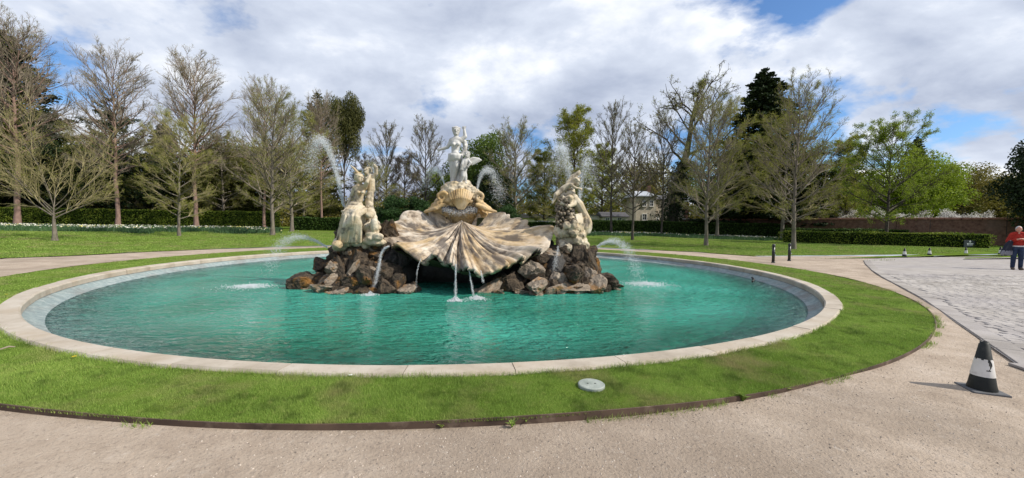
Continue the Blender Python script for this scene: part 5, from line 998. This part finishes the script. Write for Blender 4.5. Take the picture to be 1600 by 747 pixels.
pl = gnd(1588, 421.5, -.02); man = person((pl[0], pl[1], -.015), R(-36)); man.scale = (.88, .88, 1.02)
c_, sn = math.cos(R(-36)), math.sin(R(-36)); J = lambda x, y, z: np.array([pl[0]+x*c_-y*sn, pl[1]+x*sn+y*c_, z-.015])
s_ = Soup()
for q in range(9):
    f = q/8-.5; s_.chain([J(-.235+f*.10, -.17+.12*f, 1.17), J(-.31+f*.18, -.20+.16*f, .98), J(-.33+f*.26, -.18+.2*f, .78-.05*math.sin(q*2)), J(-.34+f*.32, -.16+.22*f, .66+.04*math.sin(q*1.7))], [.04, .05, .052, .04])
jk = s_.build('jacket', M['navy'], voxel=.016, relax=2); tag(jk, 'dark jacket hanging over the forearm of the man in red', 'jacket')
s_ = Soup()
for q in range(5):
    f = q/4-.5; s_.chain([J(-.33+f*.26, -.20+.2*f, .76), J(-.34+f*.30, -.185+.22*f, .63+.02*math.sin(q*1.7))], [.045, .05])
s_.build('lining', M['grey_cloth'], jk, voxel=.016, relax=2)
# ------------------------------------------------------------------ grass, gravel, flowers
def blades(r_, X, Y_, Z, h, wd, lean=.5):
    n = len(X); a_ = r_.uniform(0, 6.283, n); hh = h*r_.uniform(.5, 1.3, n); b_ = r_.uniform(0, 6.283, n); ln = lean*hh*r_.random(n)
    dx, dy = np.cos(a_)*wd/2, np.sin(a_)*wd/2
    V = np.stack([np.stack([X-dx, Y_-dy, Z-.005], -1), np.stack([X+dx, Y_+dy, Z-.005], -1), np.stack([X+np.cos(b_)*ln, Y_+np.sin(b_)*ln, Z+hh], -1)], 1).reshape(-1, 3); return V, np.arange(3*n).reshape(-1, 3)
r_ = np.random.default_rng(77)
n_ = 3400000; a_ = r_.uniform(-np.pi, np.pi, n_); rg = r_grass(a_); f = np.sqrt(r_.random(n_)*(rg**2-(PR-.02)**2)+(PR-.02)**2); X, Y_ = PC[0]+f*np.cos(a_), PC[1]+f*np.sin(a_); d = np.hypot(X, Y_)
keep = (r_.random(n_) < np.minimum(1, (3.6/d)**1.7)) & (Y_ > .5) & (np.abs(X/Y_) < 1.42) & (np.hypot(X-mc.location.x, Y_-mc.location.y) > .122)
X, Y_, d = X[keep], Y_[keep], d[keep]; edge = f[keep]-PR
hgt = .021+.007*np.sin(X*1.7+Y_)*np.sin(Y_*2.3)+.009*np.sin(X*7.3+2*Y_)*np.sin(Y_*8.1-X*3)+.03*np.clip(1-edge/.05, 0, 1)*(r_.random(len(X)) < .5)
V, F = blades(r_, X, Y_, 0*X+.002, 1, 1) if False else (None, None)
wd = .0035*np.maximum(1, d/4.0); n_ = len(X); a_ = r_.uniform(0, 6.283, n_); hh = hgt*r_.uniform(.5, 1.35, n_); b_ = r_.uniform(0, 6.283, n_); ln = .9*hh*r_.random(n_); dx, dy = np.cos(a_)*wd/2, np.sin(a_)*wd/2; Z = 0*X
V = np.stack([np.stack([X-dx, Y_-dy, Z-.005], -1), np.stack([X+dx, Y_+dy, Z-.005], -1), np.stack([X+np.cos(b_)*ln, Y_+np.sin(b_)*ln, Z+hh], -1)], 1).reshape(-1, 3)
tag(obj('grass', new_mesh('grass', V, np.arange(3*n_).reshape(-1, 3), M['blade'])), 'mown grass blades of the ring round the pool', 'grass', kind='stuff')
print('grass blades', n_)
# mown grass of the outer lawn near the path: short tufts
n_ = 620000; az = r_.uniform(R(-56), R(56), n_); dd_ = 15+32*r_.random(n_)**1.3; X, Y_ = dd_*np.sin(az), dd_*np.cos(az); ang = np.arctan2(Y_-PC[1], X-PC[0]); ok = (np.hypot(X-PC[0], Y_-PC[1]) > r_outer(ang)+.05) & ((X < 20) | ~inside(np.stack([X, Y_], -1), poly)); X, Y_ = X[ok], Y_[ok]
V, F = blades(r_, X, Y_, gz(X, Y_)-.012, .05, .03, 1.0); tag(obj('outer_grass', new_mesh('outer_grass', V, F, M['blade'])), 'mown grass of the lawn under the trees', 'grass', kind='stuff')
# rough tufts along the outside of the edging
n_ = 9000; a_ = r_.uniform(R(-172), R(-8), n_); ok = np.sin(a_*37)+np.sin(a_*91+1)+.8*np.sin(a_*13)+.9*(a_ > R(-80)) > 1.15; a_ = a_[ok]; n_ = len(a_); f = GR+.012+np.abs(r_.normal(size=n_))*.03; X, Y_ = GC[0]+f*np.cos(a_), GC[1]+f*np.sin(a_)
V, F = blades(r_, X, Y_, gravel_z(X, Y_), .045, .005, 1.3); tag(obj('edge_grass', new_mesh('edge_grass', V, F, M['blade'])), 'rough grass tufts straggling along the outside of the edging', 'grass', kind='stuff')
# daffodil strips
M['daff_leaf'] = material('daff_leaf', [(.2, (.03, .07, .03)), (.5, (.06, .125, .05)), (.8, (.11, .19, .07))], scale=.5, coords='World', rough=.6, rand=.4, transl=.2)
def strip(pxa, pxb, Ya, Yb, n, h, dens=None):
    px = r_.uniform(pxa, pxb, n); Y2 = Ya+(Yb-Ya)*r_.random(n)**.6; X2 = (px-800)/600*Y2; cl_ = np.sin(X2*.9+Y2*.5)+np.sin(X2*.37-Y2*.8+2) + r_.normal(size=n)*.5; k_ = cl_+2.2*(Y2-Ya)/(Yb-Ya) > .5+.6*np.sin(X2*1.3); return X2[k_], Y2[k_]
Xs, Ys_, hs_ = [], [], []
for a6 in ((-40, 440, 33, 49, 150000), (915, 1230, 41.5, 50, 60000), (-40, 240, 30, 36, 30000)):
    x_, y_ = strip(*a6[:5], .3); Xs.append(x_); Ys_.append(y_)
X, Y_ = np.concatenate(Xs), np.concatenate(Ys_); V, F = blades(r_, X, Y_, gz(X, Y_)-.02, .34, .05, .7)
nf = 6500; ii = r_.choice(len(X), nf); ii = ii[np.sin(X[ii]*.5)+np.sin(X[ii]*.21+Y_[ii])+r_.normal(size=len(ii))*.4 > .2]; c = np.stack([X[ii], Y_[ii], gz(X[ii], Y_[ii])+r_.uniform(.28, .42, len(ii))], -1); V2_, F2_ = leaf_quads(r_, c, .12, 0, .9)
nv = len(V); mi = np.concatenate([np.ones(len(F2_), int), np.zeros(len(F), int)])
M['daff'] = material('daff', [(.3, (.62, .60, .50)), (.6, (.75, .74, .66)), (.8, (.62, .55, .10))], scale=.3, coords='World', rough=.7, rand=.6)
tag(obj('daffodils', new_mesh('daffodils', np.concatenate([V, V2_]), [F2_+nv, F], [M['daff_leaf'], M['daff']], False, mi)), 'long grass and pale daffodils in front of the hedges', 'daffodils', kind='stuff')
# loose stones on the gravel
n_ = 34000; az = r_.uniform(R(-58), R(58), n_); dd_ = 1.5+6.5*r_.random(n_)**1.6; X, Y_ = dd_*np.sin(az), dd_*np.cos(az); ok = (np.hypot(X-GC[0], Y_-GC[1]) > GR+.02) & ~inside(np.stack([X, Y_], -1), poly) & (np.sin(X*1.3+Y_)+np.sin(X*.7-Y_*2.1)+r_.normal(size=n_)*.8 > -.3); X, Y_ = X[ok], Y_[ok]; n_ = len(X)
O8 = np.array([(1, 0, 0), (0, 1, 0), (-1, 0, 0), (0, -1, 0), (0, 0, 1)], float); F8 = np.array([(0, 1, 4), (1, 2, 4), (2, 3, 4), (3, 0, 4)]); sz = .0028+.0055*r_.random(n_)**3; V = O8[None]*sz[:, None, None]*r_.uniform(.6, 1.4, (n_, 5, 3)); ro = r_.uniform(0, 6.28, n_); x_ = V[..., 0]*np.cos(ro)[:, None]-V[..., 1]*np.sin(ro)[:, None]; y_ = V[..., 0]*np.sin(ro)[:, None]+V[..., 1]*np.cos(ro)[:, None]
gzv = gravel_z(X, Y_); V = np.stack([x_+X[:, None], y_+Y_[:, None], V[..., 2]+gzv[:, None]], -1).reshape(-1, 3); F = (F8[None]+5*np.arange(n_)[:, None, None]).reshape(-1, 3)
tag(obj('loose_gravel', new_mesh('loose_gravel', V, F, M['pebble'])), 'loose small stones on the gravel path', 'gravel', kind='stuff')
# dandelions in the ring of grass
for q, (px, py, lb) in enumerate(((10, 460, 'dandelion beside the coping at the left edge'), (116, 557, 'dandelion in the near grass at the left'), (358, 573, 'dandelion by the coping, left of the middle'), (278, 566, 'dandelion by the coping farther left'), (520, 583, 'pale daisy by the coping near the middle'), (548, 586, 'pale daisy just right of the other by the coping'))):
    p = gnd(px, py, .03); e_ = empty('dandelion' if q < 4 else 'daisy', (p[0], p[1], 0)); tag(e_, lb, 'flower', 'flowers in the grass')
    S2 = Soup(); S2.tube([(0, 0, 0), (.004, 0, .03)], .0015, 5).build('stem', M['blade'], e_)
    S2 = Soup()
    for k_ in range(12):
        a_ = k_*.5236; S2.add([(0, 0, .031), (.018*math.cos(a_-.2), .018*math.sin(a_-.2), .034), (.021*math.cos(a_), .021*math.sin(a_), .033), (.018*math.cos(a_+.2), .018*math.sin(a_+.2), .034)], [(0, 1, 2, 3)])
    S2.build('bloom', M['yellow_bloom'] if q < 4 else M['white_paint'], e_)
# weeds growing at the foot of the edging
W = [(1160, 628, .10, 'large leafy weed at the edging, right of the round cover'), (1228, 613, .08, 'leafy weed at the edging, second from the right'), (1062, 637, .08, 'leafy weed at the edging below the round cover'), (1100, 632, .06, 'small weed beside the large leafy weed at the edging'), (800, 668, .07, 'small grassy weed in front of the edging near the middle'), (822, 661, .06, 'small grassy weed just right of the middle weed'), (690, 669, .05, 'tiny weed in front of the edging left of the middle weed'), (930, 648, .05, 'tiny weed in front of the edging under the round cover'), (1330, 588, .07, 'weed at the edging where it curves right')]
for px, py, h_, lb in W:
    p = gnd(px, py, -.045); k_ = 26; V, F = [], []
    for q in range(k_):
        a_ = r_.uniform(0, 6.28); L = h_*r_.uniform(.5, 1.2); dv = np.array([math.cos(a_), math.sin(a_), 0]); sd_ = np.array([-dv[1], dv[0], 0])*L*.13; b_ = r_.uniform(.25, .8)
        V += [0*dv-sd_*.3, 0*dv+sd_*.3, dv*L*.5*b_+np.array([0, 0, L*.55])+sd_, dv*L*.5*b_+np.array([0, 0, L*.55])-sd_, dv*L*b_*1.1+np.array([0, 0, L*r_.uniform(.5, .9)])]; o5 = 5*q; F += [(o5, o5+1, o5+2), (o5, o5+2, o5+3), (o5+3, o5+2, o5+4)]
    tag(obj('weed', new_mesh('weed', np.array(V), np.array(F), M['blade']), None, p), lb, 'weed', 'weeds along the edging')
# ------------------------------------------------------------------ water jets, falls and splashes
OC = np.array([(1, 0, 0), (0, 1, 0), (-1, 0, 0), (0, -1, 0), (0, 0, 1), (0, 0, -1)], float); OF = np.array([(0, 1, 4), (1, 2, 4), (2, 3, 4), (3, 0, 4), (1, 0, 5), (2, 1, 5), (3, 2, 5), (0, 3, 5)])
def drops(P, s_): n = len(P); V = (OC[None]*s_[:, None, None]*r_.uniform(.7, 1.4, (n, 6, 3))+P[:, None]).reshape(-1, 3); return V, (OF[None]+6*np.arange(n)[:, None, None]).reshape(-1, 3)
def jet(name, label, pts, Y, w0, w1, n, s0=.008, s1=.014, cat='water jet', core=0.0, bias=1.0, group='fountain jets'):
    """pts: curve of (px, py) at depth Y; width grows from w0 to w1 metres"""
    n = int(n*2.4); C_ = np.array([at(x, y, Y+(z[0] if z else 0)) for x, y, *z in pts]); cl_ = np.linspace(0, 1, len(C_)); t = r_.random(n)**bias; P = np.stack([np.interp(t, cl_, C_[:, i_]) for i_ in range(3)], -1)+r_.normal(size=(n, 3))*(w0+(w1-w0)*t**1.3)[:, None]
    V, F = drops(P, (s0+(s1-s0)*r_.random(n)**2)*.62)
    if core:
        S2 = Soup(); tt_ = np.linspace(0, core, 14); CP = np.stack([np.interp(tt_, cl_, C_[:, i_]) for i_ in range(3)], -1)+r_.normal(size=(14, 3))*.006; S2.tube(CP, np.linspace(.013, .006, 14)*r_.uniform(.7, 1.3, 14), 6, True); V3_ = np.concatenate(S2.V); T3 = np.concatenate(S2.T)+len(V); Q3 = np.concatenate(S2.Q)+len(V); Fs = [F, T3, Q3]; F = [Q3, np.concatenate([F, T3])]; V = np.concatenate([V, V3_])
    o = obj(name, new_mesh(name, V-C_[0], F, M['spray'], True)); o.location = C_[0]; o['kind'] = 'stuff'; return tag(o, label, cat, group)
jet('water_jet', 'tall white jet arching up left of the left statue', [(537, 322), (533, 303), (527, 275), (520, 250), (512, 230), (502, 217), (494, 222), (489, 240), (486, 270)], 11.2, .015, .14, 2600, .008, .017, bias=1.15)
jet('water_jet', 'faint spray rising behind the left statue', [(585, 300, .6), (583, 265, .6), (579, 232, .6), (572, 222, .6), (565, 245, .6)], 11.6, .04, .20, 520, .008, .013)
jet('water_jet', 'thin jet left of the central statue', [(697, 297), (692, 280), (686, 268), (679, 263), (671, 272), (664, 292)], 12.6, .010, .10, 800, .008, .014)
jet('water_jet', 'jet with fine spray right of the central statue', [(745, 298), (748, 284), (753, 271), (761, 264), (770, 270), (778, 292), (782, 312)], 12.6, .012, .14, 1500, .008, .015)
jet('water_jet', 'broad plume of spray above the right statue', [(893, 300, .5), (888, 270, .5), (882, 240, .5), (877, 226, .5), (872, 245, .5), (868, 275, .5)], 11.8, .05, .20, 2100, .008, .016)
jet('water_jet', 'narrow plume right of the child on the right statue', [(905, 312, .3), (908, 290, .3), (912, 262, .3), (916, 245, .3), (921, 262, .3), (924, 285, .3)], 11.8, .03, .15, 1100, .008, .015)
jet('water_jet', 'low fan of water left of the rockery', [(512, 387), (495, 377), (478, 371), (462, 370), (448, 376), (437, 386), (428, 402), (420, 420)], 11.2, .012, .15, 1500, .008, .016)
jet('water_jet', 'low fan of water right of the rockery', [(928, 390), (940, 381), (952, 377), (964, 377), (975, 384), (984, 396), (992, 414), (998, 434)], 11.9, .012, .15, 1500, .008, .016)
fall = dict(cat='water fall', group='streams falling from the shell')
jet('water_stream', 'white stream pouring off the left end of the shell', [(607, 385), (600, 389), (595, 397), (593, 412), (590, 425), (587, 440), (582, 456)], 9.75, .010, .035, 900, .007, .013, core=.8, **fall)
jet('water_stream', 'thin broken trickle under the left half of the shell', [(658, 404), (654, 414), (651, 430), (650, 460)], 9.75, .006, .014, 160, .006, .011, **fall)
jet('water_stream', 'straight white stream falling from the front lip of the shell', [(712, 413), (712, 430), (711.5, 450), (712, 469)], 9.35, .007, .022, 520, .007, .012, core=1.0, **fall)
jet('water_stream', 'second thin stream falling from the lip, right of the straight one', [(733, 421), (735, 435), (738, 452), (741, 466)], 9.33, .006, .022, 380, .006, .011, core=.7, **fall)
jet('water_stream', 'short trickle from the lip farthest right', [(751, 423), (753, 432), (755, 441)], 9.35, .006, .02, 150, .006, .011, **fall)
jet('water_stream', 'dark wet rill running down the rocks below the right statue', [(872, 385), (871, 396), (868, 408), (866, 420)], 10.3, .02, .04, 260, .006, .011, **fall)
jet('water_stream', 'water trickling over the crest into the back of the shell', [(693, 326), (705, 331), (717, 334), (730, 331), (742, 327)], 11.55, .05, .06, 600, .006, .011, **fall)
def splash(label, px, py, w, n, hgt_):
    c = gnd(px, py, WZ); rr_ = np.abs(r_.normal(size=n))*w; a_ = r_.uniform(0, 6.28, n); P = np.stack([c[0]+rr_*np.cos(a_), c[1]+rr_*np.sin(a_)*.8, WZ+.004+hgt_*r_.random(n)**3*np.exp(-rr_/w)], -1); V, F = drops(P, r_.uniform(.006, .015, n)); o = obj('splash', new_mesh('splash', V-c, F, M['spray'], True)); o.location = c; o['kind'] = 'stuff'; tag(o, label, 'splash', 'splashes on the pool')
splash('white splash on the water left of the rockery', 390, 448, .34, 1500, .07); splash('white splash on the water right of the rockery', 1010, 444, .42, 1500, .07); splash('small splash under the straight stream', 712, 470, .10, 500, .12); splash('small splash under the second stream', 745, 467, .14, 500, .1); splash('foam where the left stream meets the pool', 578, 461, .10, 380, .1)
